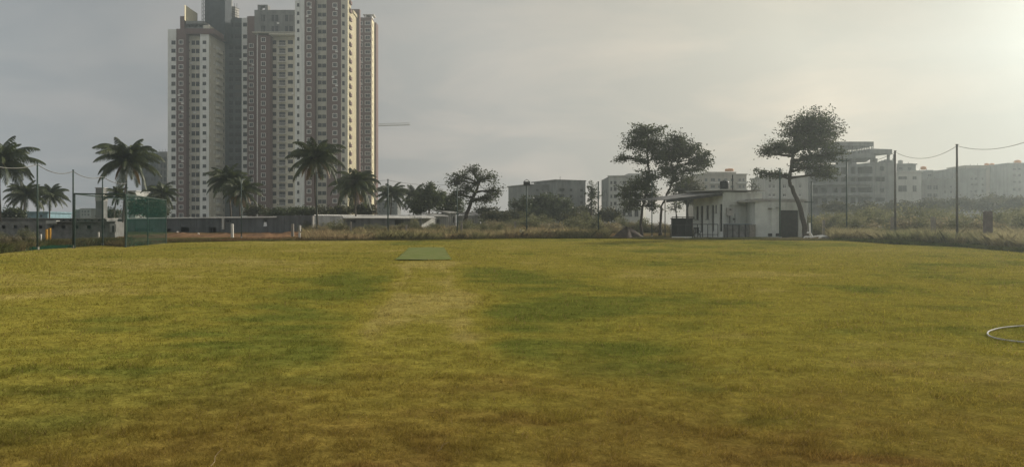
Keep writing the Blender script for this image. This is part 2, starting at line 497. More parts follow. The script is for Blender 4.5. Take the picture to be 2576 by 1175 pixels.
def turf_t(x, y):
    t = (fbm(x * 0.22 + 40, y * 0.16 + 40, 5) - 0.5) * 2.4 + (fbm(x * 1.3 + 9, y * 1.1 + 70, 4) - 0.5) * 1.0
    rag = 0.25 + 1.5 * fbm(x * 2.1 + 3, y * 1.3 + 8, 4)
    t = t + (fbm(x * 0.5 + 90, y * 2.2 + 12, 3) - 0.5) * 0.9
    # worn strip in line with the mat, with greener bands on both sides
    q = x + 0.109 * y + 0.12 * np.sin(y * 0.7); w = sstep(6.5, 11, y) * (1 - sstep(31, 35, y))
    t = t - w * (0.22 + 0.42 * rag) * np.exp(-(np.abs(q) / 1.05) ** 6) - 0.5 * w * (np.exp(-0.5 * ((q - .62) / .13) ** 2) + np.exp(-0.5 * ((q + .7) / .13) ** 2)) + 0.34 * w * np.exp(-0.5 * ((np.abs(q) - 2.5) / 0.75) ** 2)
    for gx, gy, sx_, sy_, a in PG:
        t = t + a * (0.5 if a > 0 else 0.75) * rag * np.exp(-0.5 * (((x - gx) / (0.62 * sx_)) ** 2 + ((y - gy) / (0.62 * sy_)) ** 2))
    return t


C_GREEN = np.array([0.148, 0.160, 0.032]); C_OLIVE = np.array([0.262, 0.228, 0.044]); C_BROWN = np.array([0.200, 0.126, 0.036])
C_TAN = np.array([0.345, 0.285, 0.085])


def turf_col(x, y):
    t = turf_t(x, y)[:, None]
    r = np.hypot(x, y)[:, None]
    g = sstep(0.05, 0.95, t); b = sstep(0.05, 1.0, -t)
    k = sstep(0, 1, (11.5 - r) / 5); dry = C_TAN * (1 - k) + C_BROWN * k
    c = C_OLIVE * (1 - g) * (1 - b) + C_GREEN * g + dry * b
    near = sstep(0, 1, (10.2 - r) / 5.0) * (0.6 + 0.9 * (fbm(x * 0.9, y * 0.9 + 31, 3)[:, None] - 0.3))
    near = np.clip(near, 0, 1)
    return c * (1 - near * 0.8) + (C_BROWN * 0.85 + c * 0.15) * near * 0.8


angs = np.concatenate([np.linspace(-math.pi, -0.75, 60, endpoint=False), np.linspace(-0.75, 0.75, 520), np.linspace(0.75, math.pi, 61)[1:]])


def polar(rfun_list):
    """rows of radii (each an array over angs) -> verts, faces"""
    A = len(angs); R = len(rfun_list)
    rr = np.stack(rfun_list)                      # R, A
    x = rr * np.sin(angs)[None]; y = rr * np.cos(angs)[None]
    i = np.arange(R - 1)[:, None] * A; k = np.arange(A - 1)[None]
    f = np.stack([i + k, i + A + k, i + A + k + 1, i + k + 1], -1).reshape(-1, 4)
    return x.ravel(), y.ravel(), f[:, ::-1]


er = edge_r(angs)
ts = np.concatenate([[0.0], np.geomspace(0.02, 1, 190)])
x, y, f = polar([er * t for t in ts])
rr_ = np.hypot(x, y)
z = zt(x, y) + (fbm(x * 0.7, y * 0.7, 3) - 0.5) * 0.05 * sstep(2, 6, rr_) + (fbm(x * 0.12 + 5, y * 0.12, 2) - 0.5) * 0.10
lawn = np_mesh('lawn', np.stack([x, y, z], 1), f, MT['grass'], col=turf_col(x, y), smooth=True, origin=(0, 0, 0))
tag(lawn, None, None, kind='structure')


def lawn_z(x, y):
    return zt(x, y) + (fbm(x * 0.7, y * 0.7, 3) - 0.5) * 0.05 + (fbm(x * 0.12 + 5, y * 0.12, 2) - 0.5) * 0.10


rows = [er * 0.0, er * 0.5, er - 1.0, er - 0.25, er + 0.1] + [er + q for q in np.geomspace(0.6, 60, 60)]
rows += [np.maximum(er + 60 + 1, 150 + 0 * er) * 0 + (er + 60) * (1 - s) + 460 * s for s in np.geomspace(0.01, 1, 24)]
x, y, f = polar(rows)
A = len(angs)
z = zt(x, y)
rowi = np.repeat(np.arange(len(rows)), A)
out_ = np.clip(np.hypot(x, y) - np.tile(er, len(rows)), 0, 1e3)
z = z + np.where(rowi <= 3, -0.35, 0) + np.where(rowi >= 5, 1, 0) * (fbm(x * 0.35, y * 0.35, 4) - 0.45) * 0.45 * sstep(0, 4, out_) * (1 - sstep(60, 120, out_))
redm = np.exp(-0.5 * (((x + 34) / 10) ** 2 + ((y - 97) / 5) ** 2)) * 1.6 + np.exp(-0.5 * (((x - 33.5) / 5) ** 2 + ((y - 91) / 2.5) ** 2))
redm = np.clip(redm + np.exp(-0.5 * (((x - 10) / 6) ** 2 + ((y - 96) / 3) ** 2)) * 0.7, 0, 1)[:, None]
base = np.array([0.125, 0.105, 0.052]); olive = np.array([0.075, 0.078, 0.03])
mix = sstep(0.4, 0.62, fbm(x * 0.2 + 3, y * 0.2, 4))[:, None]
gc = (base * (1 - mix) + olive * mix) * (1 - redm) + np.array([0.22, 0.125, 0.06]) * redm
ground = np_mesh('ground', np.stack([x, y, z], 1), f, MT['earth'], col=gc, smooth=True, origin=(0, 0, 0))
tag(ground, None, None, kind='structure')

# grass blades on the turf
dn_, df_ = hit(1065, 657), hit(1073, 624)
NB = 950000
u = RNG.random(NB)
dist = 4.1 * (96 / 4.1) ** (u ** 1.35)
ang = RNG.uniform(-0.80, 0.80, NB)
bx, by = dist * np.sin(ang), dist * np.cos(ang)
cl = fbm(bx * 7 + 11, by * 7 + 4, 3)
keep = (dist < edge_r(ang) - 0.1) & (RNG.random(NB) < np.clip((cl - 0.28) * 3.2, 0.12, 1))
keep &= ~((by > dn_ - .1) & (by < df_ + .1) & (bx > np.interp(by, [dn_, df_], [Xat(994, dn_), Xat(1030, df_)])) & (bx < np.interp(by, [dn_, df_], [Xat(1137, dn_), Xat(1117, df_)])))
bx, by, dist, cl = bx[keep], by[keep], dist[keep], cl[keep]
n = len(bx)
h = (0.011 + 0.019 * RNG.random(n) ** 1.5) * np.clip(.8 + dist / 40, 1, 1.8) * (0.45 + 1.2 * cl) * (1 + 1.1 * sstep(.56, .74, fbm(bx * 1.4 + 2, by * 2.4, 3)))
wd = 0.0017 * np.clip(dist / 4.5, 1, 12) * RNG.uniform(0.7, 1.4, n)
ori = RNG.uniform(0, 2 * math.pi, n); lean = RNG.normal(0, 0.75, (n, 2)) * h[:, None] + np.array([0.15, -0.05]) * h[:, None]
bz = lawn_z(bx, by)
ux, uy = np.cos(ori) * wd, np.sin(ori) * wd
v = np.empty((n, 3, 3), np.float32)
v[:, 0] = np.stack([bx - ux, by - uy, bz - 0.006], 1); v[:, 1] = np.stack([bx + ux, by + uy, bz - 0.006], 1)
v[:, 2] = np.stack([bx + lean[:, 0], by + lean[:, 1], bz + h], 1)
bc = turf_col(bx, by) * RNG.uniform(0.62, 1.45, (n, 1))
straw = RNG.random(n) < 0.07
bc[straw] = np.array([0.28, 0.20, 0.09]) * RNG.uniform(0.7, 1.2, (straw.sum(), 1))
gb = np_mesh('grass', v.reshape(-1, 3), np.arange(n * 3).reshape(-1, 3), MT['blade'], col=np.repeat(bc, 3, axis=0), origin=(0, 0, 0))
tag(gb, 'short worn turf blades over the lawn', 'grass', kind='stuff')


def blades(name, bx, by, hmin, hmax, wid, cols, seed, label, mat='tall', jit=0.5):
    r = np.random.default_rng(seed); n = len(bx)
    h = r.uniform(hmin, hmax, n) * (0.4 + 1.2 * fbm(bx * 0.4 + seed, by * 0.4, 3))
    ori = r.uniform(0, 2 * math.pi, n); lean = r.normal(0, jit, (n, 2)) * h[:, None]
    wd = wid * r.uniform(0.6, 1.5, n); bz = zt(bx, by) - 0.05
    ux, uy = np.cos(ori) * wd, np.sin(ori) * wd
    v = np.empty((n, 5, 3), np.float32)
    m0 = 0.55
    v[:, 0] = np.stack([bx - ux, by - uy, bz], 1); v[:, 1] = np.stack([bx + ux, by + uy, bz], 1)
    v[:, 2] = np.stack([bx + ux * .8 + lean[:, 0] * .35, by + uy * .8 + lean[:, 1] * .35, bz + h * m0], 1)
    v[:, 3] = np.stack([bx + lean[:, 0], by + lean[:, 1], bz + h], 1)
    v[:, 4] = np.stack([bx - ux * .8 + lean[:, 0] * .35, by - uy * .8 + lean[:, 1] * .35, bz + h * m0], 1)
    cols = np.asarray(cols); k = r.random(n)[:, None]
    mixn = sstep(0.38, 0.62, fbm(bx * 0.25 + 7, by * 0.25 + seed, 4))[:, None]
    c = (cols[0] * (1 - mixn) + cols[1] * mixn) * (0.65 + 0.7 * k)
    o = np_mesh(name, v.reshape(-1, 3), np.arange(n * 5).reshape(-1, 5), MT[mat], col=np.repeat(c, 5, axis=0))
    return tag(o, label, 'grass', kind='stuff')


def wedge(n, x0, x1, r0, r1, seed, xs=None):
    """points between two sight lines, from r0 to r1 metres beyond the lawn's edge"""
    r = np.random.default_rng(seed)
    a = np.arctan((r.uniform(x0, x1, n) - CX) / F)
    rad = edge_r(a) + r.uniform(0, 1, n) ** 1.3 * (r1 - r0) + r0
    return rad * np.sin(a), rad * np.cos(a)


wx, wy = wedge(76000, 765, 1530, 1.5, 28, 11)
blades('dry_grass', wx, wy, 0.3, 1.05, 0.013, [(0.34, 0.265, 0.15), (0.22, 0.205, 0.10)], 3, 'tall dry straw coloured grass behind the lawn')
wx, wy = wedge(64000, 2090, 2680, 3.0, 32, 12)
blades('dry_grass', wx, wy, 0.4, 1.2, 0.014, [(0.30, 0.265, 0.145), (0.19, 0.195, 0.095)], 5, 'tall olive grass on the waste ground behind the tall poles')
wx, wy = wedge(16000, -80, 330, 0.6, 16, 13)
blades('dry_grass', wx, wy, 0.2, 0.65, 0.016, [(0.16, 0.135, 0.07), (0.09, 0.10, 0.04)], 6, 'low dark weeds in front of the block shed')
wx, wy = wedge(15000, 2098, 2680, -0.9, 2.4, 14)
blades('verge_grass', wx, wy, 0.10, 0.36, 0.014, [(0.045, 0.058, 0.016), (0.065, 0.072, 0.022)], 8, 'dark unmown grass along the lawn edge under the tall poles')
wx, wy = wedge(20000, 420, 2050, -0.5, 1.5, 15)
blades('verge_grass', wx, wy, 0.05, 0.2, 0.013, [(0.06, 0.068, 0.02), (0.10, 0.09, 0.035)], 9, 'ragged grass along the far edge of the lawn')
wx, wy = wedge(9000, 330, 780, 1.0, 11, 16)
blades('dry_grass', wx, wy, 0.06, 0.28, 0.016, [(0.16, 0.085, 0.045), (0.10, 0.085, 0.035)], 10, 'sparse stubble on the red earth in front of the long grey shed')

# ------------------------------------------------------------------ cricket mat
mbm = MB()
c0 = [(994, 657), (1137, 657), (1117, 624), (1030, 624)]
dn, df = hit(1065, 657), hit(1073, 624)
xl0, xr0, xl1, xr1 = Xat(994, dn), Xat(1137, dn), Xat(1030, df), Xat(1117, df)
N = 40
for i in range(N):
    for k in range(6):
        q = []
        for (ii, kk) in ((i, k), (i, k + 1), (i + 1, k + 1), (i + 1, k)):
            t = ii / N; s = kk / 6
            yy = dn + (df - dn) * t
            xx = (xl0 + (xl1 - xl0) * t) * (1 - s) + (xr0 + (xr1 - xr0) * t) * s
            if kk in (0, 6): xx += 0.025 * math.sin(ii * 1.7 + kk)
            if ii == 0: yy += 0.12 * math.sin(kk * 2.1)
            q.append((xx, yy, float(lawn_z(np.array([xx]), np.array([yy]))[0]) + 0.045 + 0.012 * math.sin(ii * .9 + kk)))
        mbm.poly(q)
# turned-down rim
P = lambda i, s: (xl0 + (xl1 - xl0) * i / N) * (1 - s) + (xr0 + (xr1 - xr0) * i / N) * s
mbm.obox((xl0, dn + .13), (xr0, dn + .13), -0.08, 0.02, 0.05)
mat_o = mbm.build('cricket_mat', MT['mat'])
tag(mat_o, 'green artificial pitch mat lying on the lawn', 'cricket mat')

# ------------------------------------------------------------------ facades
def ray_plane(p0, p1, x):
    """distance along the ground line p0-p1, and depth, where the sight line through x meets it"""
    ux, uy = p1[0] - p0[0], p1[1] - p0[1]; L = math.hypot(ux, uy); ux /= L; uy /= L
    k = (x - CX) / F
    u = (k * p0[1] - p0[0]) / (ux - k * uy)
    return u, p0[1] + u * uy


def facade(mb, p0, p1, z0, z1, ops, depth=0.28, thick=3.0, top=True):
    """wall along p0-p1 with rectangular openings (u0,u1,v0,v1), reveals behind them, and returns"""
    p0 = Vector(p0[:2]); p1 = Vector(p1[:2]); L = (p1 - p0).length
    u = (p1 - p0).normalized(); inn = Vector((-u.y, u.x))
    pt = lambda a, b, t=0.0: (p0.x + u.x * a + inn.x * t, p0.y + u.y * a + inn.y * t, b)
    ops = [(max(0.02, a), min(L - 0.02, b), max(z0 + .02, c), min(z1 - .02, d)) for a, b, c, d in ops if b > 0.05 and a < L - 0.05 and d > z0 and c < z1]
    us = sorted({0.0, L, *[o[0] for o in ops], *[o[1] for o in ops]})
    # rows: merge horizontally where nothing opens
    vs = sorted({z0, z1, *[o[2] for o in ops], *[o[3] for o in ops]})
    for j in range(len(vs) - 1):
        vm = (vs[j] + vs[j + 1]) / 2
        live = [o for o in ops if o[2] < vm < o[3]]
        cuts = sorted((o[0], o[1]) for o in live)
        a = 0.0
        for c0_, c1_ in cuts + [(L, L)]:
            if c0_ - a > 1e-4:
                mb.poly([pt(a, vs[j]), pt(c0_, vs[j]), pt(c0_, vs[j + 1]), pt(a, vs[j + 1])])
            a = max(a, c1_)
    for a, b, c, d in ops:
        mb.poly([pt(a, c), pt(b, c), pt(b, c, depth), pt(a, c, depth)])
        mb.poly([pt(a, d, depth), pt(b, d, depth), pt(b, d), pt(a, d)])
        mb.poly([pt(a, c), pt(a, c, depth), pt(a, d, depth), pt(a, d)])
        mb.poly([pt(b, c, depth), pt(b, c), pt(b, d), pt(b, d, depth)])
    if thick:
        mb.poly([pt(0, z0, thick), pt(0, z0), pt(0, z1), pt(0, z1, thick)])
        mb.poly([pt(L, z0), pt(L, z0, thick), pt(L, z1, thick), pt(L, z1)])
        mb.poly([pt(L, z0, thick), pt(0, z0, thick), pt(0, z1, thick), pt(L, z1, thick)])
        if top:
            mb.poly([pt(0, z1), pt(L, z1), pt(L, z1, thick), pt(0, z1, thick)])


_WM = {}


def window_meshes(w, h, kind):
    key = (round(w, 1), round(h, 1), kind)
    if key in _WM: return _WM[key]
    fr = MB()
    if kind == 'framed':
        b, y0, y1 = 0.20, -0.07, 0.10
        fr.box(-w / 2 - b, y0, -b, w / 2 + b, y1, 0); fr.box(-w / 2 - b, y0, h, w / 2 + b, y1, h + b)
        fr.box(-w / 2 - b, y0, 0, -w / 2, y1, h); fr.box(w / 2, y0, 0, w / 2 + b, y1, h)
        m = MT['trim']
        fr.box(-0.03, 0.16, 0, 0.03, 0.22, h)
    else:
        b = 0.06
        fr.box(-w / 2, 0.14, 0, w / 2, 0.24, b); fr.box(-w / 2, 0.14, h - b, w / 2, 0.24, h)
        fr.box(-w / 2, 0.14, b, -w / 2 + b, 0.24, h - b); fr.box(w / 2 - b, 0.14, b, w / 2, 0.24, h - b)
        fr.box(-b / 2, 0.15, b, b / 2, 0.23, h - b)
        if h > 0.9: fr.box(-w / 2 + b, 0.155, h * .68, w / 2 - b, 0.225, h * .68 + b * .8)
        fr.box(-w / 2 - 0.08, -0.08, -0.07, w / 2 + 0.08, 0.10, -0.004)
        m = MT['dframe'] if kind == 'plain' else MT['trim']
    me = bpy.data.meshes.new('window'); me.from_pydata(fr.v, [], fr.f); me.materials.append(m); me.update()
    g = MB().box(-w / 2 + .005, 0.2, 0.005, w / 2 - .005, 0.26, h - .005)
    mg = bpy.data.meshes.new('pane'); mg.from_pydata(g.v, [], g.f); mg.materials.append(MT['glass']); mg.update()
    _WM[key] = (me, mg, fr, g)
    return _WM[key]


class Building:
    def __init__(s, name, loc, label, cat='building', group=None, cap=100):
        s.root = thing(name, loc, label, cat, group); s.wins = []; s.cap = cap

    def wall(s, p0, p1, z0, z1, wins, mat, name='wall', thick=3.0, depth=0.28, top=True):
        """wins: (u0,u1,v0,v1,kind)"""
        mb = MB(); facade(mb, p0, p1, z0, z1, [w[:4] for w in wins], depth, thick, top)
        o = mb.build(name, MT[mat], s.root)
        rz = math.atan2(p1[1] - p0[1], p1[0] - p0[0]); L = math.hypot(p1[0] - p0[0], p1[1] - p0[1])
        ux, uy = math.cos(rz), math.sin(rz)
        for a, b, c, d, k in wins:
            if k == 'open' or a < 0 or b > L or d > z1 or c < z0: continue
            uc = (a + b) / 2
            s.wins.append(((p0[0] + ux * uc, p0[1] + uy * uc, c), rz, b - a, d - c, k))
        return o

    def finish(s, first=None):
        ws = s.wins
        if len(ws) > s.cap:
            ws = sorted(ws, key=lambda q: -q[2] * q[3] * (1.6 if q[4] == 'framed' else 1))
        rest = MB(); restg = MB()
        for i, (loc, rz, w, h, k) in enumerate(ws):
            me, mg, fr, g = window_meshes(w, h, k)
            if i < s.cap:
                o = link(bpy.data.objects.new('window', me), s.root, loc, rz)
                p = bpy.data.objects.new('pane', mg); COL.objects.link(p); p.parent = o
            else:
                c, sn = math.cos(rz), math.sin(rz)
                for src, dst in ((fr, rest), (g, restg)):
                    n = len(dst.v)
                    dst.v += [(loc[0] + c * a - sn * b, loc[1] + sn * a + c * b, loc[2] + zz) for a, b, zz in src.v]
                    dst.f += [tuple(n + q for q in ff) for ff in src.f]
        if rest.v:
            a = rest.build('window_frame', MT['dframe'], s.root); a['kind'] = 'stuff'
            b = restg.build('window_glass', MT['glass'], s.root); b['kind'] = 'stuff'

    def coolers(s, n, seed):
        r_ = random.Random(seed); fr = [w for w in s.wins if abs(w[1]) < .1]
        for loc, rz, w, h, k in r_.sample(fr, min(n, len(fr))):
            m = MB(); dx = r_.choice((-.5, .5)) * w; m.box(loc[0] + dx - .42, loc[1] - .38, loc[2] - 1.0, loc[0] + dx + .42, loc[1] - .004, loc[2] - .42)
            m.build('air_conditioner', MT['trim'], s.root)

    def part(s, mb, name, mat, smooth=False):
        return mb.build(name, MT[mat], s.root, smooth)


def strip(B, x0, x1, ytop, d, mat, cols, rows, ybot=585, thick=3.0, name='wall', d1=None, depth=0.28):
    """a front strip of a tower between sight lines x0 and x1 at depth d; cols = (x0,x1,h,kind), rows = list of window top y"""
    p0 = (Xat(x0, d), d); p1 = (Xat(x1, d1 or d), d1 or d)
    z0, z1 = (0.4 if ybot > 560 else Zat(ybot, d)), Zat(ytop, d)
    wins = []
    for cx0, cx1, hh, kind, dy in cols:
        u0, da = ray_plane(p0, p1, cx0); u1, db = ray_plane(p0, p1, cx1)
        for yy in rows:
            zt_ = Zat(yy + dy, d); zb = Zat(yy + dy + hh, d)
            if zt_ < z1 - 0.3 and zb > 1.2: wins.append((u0, u1, zb, zt_, kind))
    return B.wall(p0, p1, z0, z1, wins, mat, name, thick, depth)


# ------------------------------------------------------------------ the apartment towers
GA = 'apartment towers of one housing complex'
# --- tower with the dark lift core
dA = 283.0
TA = Building('apartment_tower', (Xat(490, dA), dA + 6, 0.6), 'white and brown apartment tower with a dark lift core and pale fin wall on top', 'apartment tower', GA)
rowsA = [103 + 20.72 * k for k in range(22)]
strip(TA, 422, 443.4, 74.6, dA, 'white', [(430.8, 441.6, 9.6, 'plain', 0)], rowsA, thick=14)
strip(TA, 443.4, 468, 73.5, dA - 0.5, 'brown', [(451, 459.8, 9, 'framed', -.6)], rowsA, thick=14.4)
strip(TA, 468, 503, 87, dA + 2.2, 'cream', [(473.5, 477.5, 5, 'open', 2.0), (481.5, 490.8, 10.6, 'plain', 0), (492.4, 501.8, 10.6, 'plain', 0)], rowsA, thick=12)
strip(TA, 503, 525.6, 87, dA, 'white', [(509.4, 518.6, 8.4, 'plain', 0)], rowsA, thick=12.5)
# brown band and stepped roof blocks above
mb = MB(); mb.obox((Xat(468, dA), dA - .5), (Xat(540, dA), dA - .5), Zat(86.8, dA), Zat(73.5, dA), 12); TA.part(mb, 'roof_band', 'brown')
mb = MB(); mb.obox((Xat(453, dA + 1), dA + 1), (Xat(464, dA + 1), dA + 1), Zat(74, dA), Zat(40, dA), 10); TA.part(mb, 'roof_block', 'brown')
mb = MB(); mb.obox((Xat(464, dA), dA), (Xat(464.6, dA), dA), Zat(52, dA), Zat(13, dA), 11.5); TA.part(mb, 'fin_wall', 'shell')
mb = MB(); mb.obox((Xat(464.8, dA + 2), dA + 2), (Xat(516, dA + 2), dA + 2), Zat(73, dA), Zat(66, dA), 8)
mb.obox((Xat(468, dA + 1), dA + 1), (Xat(514, dA + 1), dA + 1), Zat(59, dA), Zat(52, dA), 9)
for xx in (470, 482, 497, 509): mb.obox((Xat(xx, dA + 3), dA + 3), (Xat(xx + 3, dA + 3), dA + 3), Zat(66, dA), Zat(59, dA), 1)
TA.part(mb, 'roof_frame', 'rawconc')
# side wall running back, with the stacked balconies
pA0 = (Xat(525.6, dA) + .02, dA + .34); xs = pA0[0]; pA1 = (xs, xs * F / (566 - CX))
wins = []
for xa, xb, hh, kd, dy in ((529, 530.6, 9, 'open', 2), (537.5, 540, 9, 'plain', 3), (542.6, 554.4, 17, 'open', 2), (562, 565, 9, 'plain', 4)):
    ua, _ = ray_plane(pA0, pA1, xa); ub, _ = ray_plane(pA0, pA1, xb)
    for yy in rowsA:
        zz = Zat(yy + dy, dA); wins.append((ua, ub, zz - hh * dA / F, zz, kd))
TA.wall(pA0, pA1, 0.4, Zat(64, dA), wins, 'cream', thick=2.2, depth=1.6)
ua, _ = ray_plane(pA0, pA1, 542.4); ub, _ = ray_plane(pA0, pA1, 555)
for k, yy in enumerate(rowsA):
    zz = Zat(yy + 19.4, dA); m = MB()
    m.box(xs, pA0[1] + ua, zz - .15, xs + 1.1, pA0[1] + ub, zz)
    m.box(xs + 0.98, pA0[1] + ua, zz, xs + 1.1, pA0[1] + ub, zz + 0.95)
    m.box(xs, pA0[1] + ua, zz, xs + .98, pA0[1] + ua + .12, zz + .95)
    TA.part(m, 'balcony', 'cream')
# lift core, scaffold
mb = MB(); mb.obox((Xat(515, dA + 9), dA + 9), (Xat(566, dA + 9), dA + 9), Zat(100, dA + 9), Zat(-26, dA + 9), 7); TA.part(mb, 'lift_core', 'dark')
mb = MB()
for k in range(9):
    y0 = -20 + k * 10
    zz = Zat(y0, dA + 9)
    mb.tube([(Xat(508, dA + 8.5), dA + 8.5, zz), (Xat(516, dA + 8.5), dA + 8.5, zz)], 0.08, 4)
    mb.tube([(Xat(508, dA + 8.5), dA + 8.5, zz), (Xat(514.5, dA + 8.5), dA + 8.5, zz - 1.4)], 0.07, 4)
for xx in (508, 512): mb.tube([(Xat(xx, dA + 8.5), dA + 8.5, Zat(72, dA)), (Xat(xx, dA + 8.5), dA + 8.5, Zat(-22, dA))], 0.09, 4)
TA.part(mb, 'scaffold', 'steel')
TA.coolers(16, 16); TA.finish()

# --- block between the towers
dB = 296.0
TB = Building('apartment_tower', (Xat(650, dB), dB + 6, 0.6), 'apartment block set back between two towers with raw concrete top floors and stacked balconies', 'apartment tower', GA)
rowsB = [102.5 + 20.0 * k for k in range(22)]
rowsB7 = [115 + 19.9 * k for k in range(22)]
strip(TB, 566, 608, 46, dB + 4, 'netgrey', [(576, 586, 11, 'plain', 0), (591, 606, 11, 'plain', 0)], [58, 87] + rowsB7, thick=12)
strip(TB, 608, 622, 46, dB + 1.5, 'white', [(611.2, 621.4, 9.5, 'plain', 0)], [58, 88] + rowsB7, thick=14)
strip(TB, 622, 646, 41.7, dB, 'brown', [(627.5, 636.5, 9, 'framed', -4)], rowsB7, thick=14)
strip(TB, 648.4, 680, 89, dB - 3, 'brown', [(658, 667, 9, 'framed', -6)], rowsB, thick=18)
mb = MB(); mb.obox((Xat(646, dB - 3), dB - 3), (Xat(648.4, dB - 3), dB - 3), 0.4, Zat(89, dB), 6); TB.part(mb, 'drain_pipe', 'trim')
strip(TB, 680, 741.6, 89, dB, 'cream', [(684, 695, 9.6, 'plain', 0), (702, 718, 13.5, 'plain', 0), (724, 737, 9.6, 'plain', -.6)], rowsB, thick=14)
for yy in rowsB:
    zz = Zat(yy + 14.2, dB); m = MB(); xa, xb = Xat(699.5, dB), Xat(720.5, dB)
    m.box(xa, dB - 1.3, zz - .22, xb, dB - .003, zz)
    m.box(xa, dB - 1.3, zz + .95, xb, dB - 1.24, zz + 1.02)
    for q in range(9):
        xx = xa + (xb - xa) * q / 8
        m.box(xx - .03, dB - 1.29, zz, xx + .03, dB - 1.25, zz + .95)
    TB.part(m, 'balcony', 'trim')
mb = MB(); mb.obox((Xat(634, dB - 4.2), dB - 4.2), (Xat(741.4, dB - 4.2), dB - 4.2), Zat(89.8, dB), Zat(87.8, dB), 6)
mb.obox((Xat(676, dB - 4), dB - 4), (Xat(741.4, dB - 4), dB - 4), Zat(94.5, dB), Zat(91, dB), 3.99); TB.part(mb, 'canopy_slab', 'cream')
strip(TB, 640, 741.6, 26, dB - .5, 'rawconc', [(657, 660, 17, 'plain', 0), (662, 667, 17, 'plain', 0), (683, 690, 17, 'plain', 0), (692, 700, 17, 'plain', 0), (717, 725, 17, 'plain', 0), (727, 737, 17, 'plain', 0)], [38, 66], thick=12, name='unfinished_storey', ybot=88.5)
mb = MB(); q0, q1 = Xat(648, dB), Xat(673.6, dB); zb, zt2 = Zat(26, dB), Zat(13, dB)
mb.box(q0, dB, zb, q0 + 1.1, dB + 3, zt2); mb.box(q1 - 1.1, dB, zb, q1, dB + 3, zt2); mb.box(q0 + 1.1, dB, zt2 - .5, q1 - 1.1, dB + 3, zt2)
TB.part(mb, 'roof_frame', 'rawconc')
mb = MB(); mb.obox((Xat(580, dB + 6), dB + 6), (Xat(592, dB + 6), dB + 6), Zat(32, dB), Zat(6, dB), 4); mb.obox((Xat(567, dB + 5), dB + 5), (Xat(575, dB + 5), dB + 5), Zat(60, dB), Zat(-20, dB), 4)
TB.part(mb, 'roof_block', 'conc')
mb = MB()
for k in range(6):
    mb.tube([(Xat(575, dB + 5), dB + 5, Zat(6 + k * 6, dB)), (Xat(602 - k % 3, dB + 5), dB + 5, Zat(14 + k * 6, dB))], 0.09, 4)
for xx in (578, 590, 596): mb.tube([(Xat(xx, dB + 5), dB + 5, Zat(48, dB)), (Xat(xx, dB + 5), dB + 5, Zat(0, dB))], 0.09, 4)
TB.part(mb, 'scaffold', 'steel')
TB.coolers(14, 14); TB.finish()

# --- tallest tower
dC = 273.0
TC = Building('apartment_tower', (Xat(805, dC), dC + 6, 0.6), 'tallest brown and cream apartment tower, rising out of the top of the photo', 'apartment tower', GA)
rowsC = [9.0 + 21.35 * k for k in range(-3, 26)]
strip(TC, 742, 766, -56, dC, 'white', [(747, 753, 8.6, 'plain', 0)], rowsC, thick=16)
strip(TC, 766, 792, -58, dC - .6, 'brown', [(773, 781.8, 9, 'framed', -2)], rowsC, thick=16)
strip(TC, 792, 821.7, -56, dC + 1.8, 'cream', [(799.6, 809.2, 9.4, 'plain', 2.6), (810.2, 820.4, 9.4, 'plain', 2.6)], rowsC, thick=14)
strip(TC, 821.7, 858, -58, dC - .6, 'brown', [(838, 847, 9, 'framed', 1)], rowsC, thick=16)
pc0 = (Xat(858, dC - .6), dC - .6)
tt = 2.35; pc1 = (pc0[0] + .93 * tt, pc0[1] + .37 * tt)
wins = [(0.35, 1.25, Zat(yy + 14, dC), Zat(yy + 4, dC), 'plain') for yy in rowsC]
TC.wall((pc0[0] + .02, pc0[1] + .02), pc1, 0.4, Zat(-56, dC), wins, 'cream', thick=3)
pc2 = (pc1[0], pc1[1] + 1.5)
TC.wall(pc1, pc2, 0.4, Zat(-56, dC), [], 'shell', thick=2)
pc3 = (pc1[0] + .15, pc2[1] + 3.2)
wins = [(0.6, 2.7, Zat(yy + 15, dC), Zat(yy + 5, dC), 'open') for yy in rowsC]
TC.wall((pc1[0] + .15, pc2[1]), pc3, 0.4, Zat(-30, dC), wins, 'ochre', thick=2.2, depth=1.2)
for yy in rowsC:
    zz = Zat(yy + 16, dC); m = MB(); m.box(pc3[0], pc2[1] + .4, zz - .2, pc3[0] + .5, pc2[1] + 2.9, zz + .9); TC.part(m, 'balcony', 'brown')
TC.coolers(18, 18); TC.finish()

# --- rear wing
dD = 325.0
TD = Building('apartment_tower', (Xat(915, dD), dD + 4, 0.6), 'narrow brown apartment wing with a sunlit yellow side wall next to the crane arm', 'apartment tower', GA)
rowsD = [54 + 18.2 * k for k in range(30)]
xD = Xat(882.5, 300); pd0 = (xD, 300.0); pd1 = (xD, xD * F / (897 - CX))
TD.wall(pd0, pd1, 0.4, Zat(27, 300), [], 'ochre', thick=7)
m = MB(); m.obox((pd0[0] - 3, 303), (pd0[0] + .4, 303), Zat(27, 300) - .0, Zat(20, 300), 8); TD.part(m, 'roof_block', 'ochre')
m = MB(); m.box(pd0[0] - 4, pd1[1], 0.4, pd0[0] + 1.2, pd1[1] + 2, Zat(24, pd1[1])); TD.part(m, 'wall', 'brown')
strip(TD, 897, 934.6, 45, dD, 'brown', [(903.5, 910.5, 8, 'framed', 1), (919, 931, 8, 'framed', 1)], rowsD, thick=14)
xw = Xat(934.6, dD); pe1 = (xw, xw * F / (941.5 - CX))
wins = [(1.6, 2.6, Zat(yy + 10, dD), Zat(yy + 2, dD), 'plain') for yy in rowsD]
TD.wall((xw + .02, dD + .34), (pe1[0] + .02, pe1[1]), 0.4, Zat(48, dD), wins, 'shell', thick=1.2)
m = MB(); m.obox((Xat(941.3, pe1[1]), pe1[1]), (Xat(946.4, pe1[1]), pe1[1]), 0.4, Zat(57.6, pe1[1]), 5); TD.part(m, 'wall', 'brown')
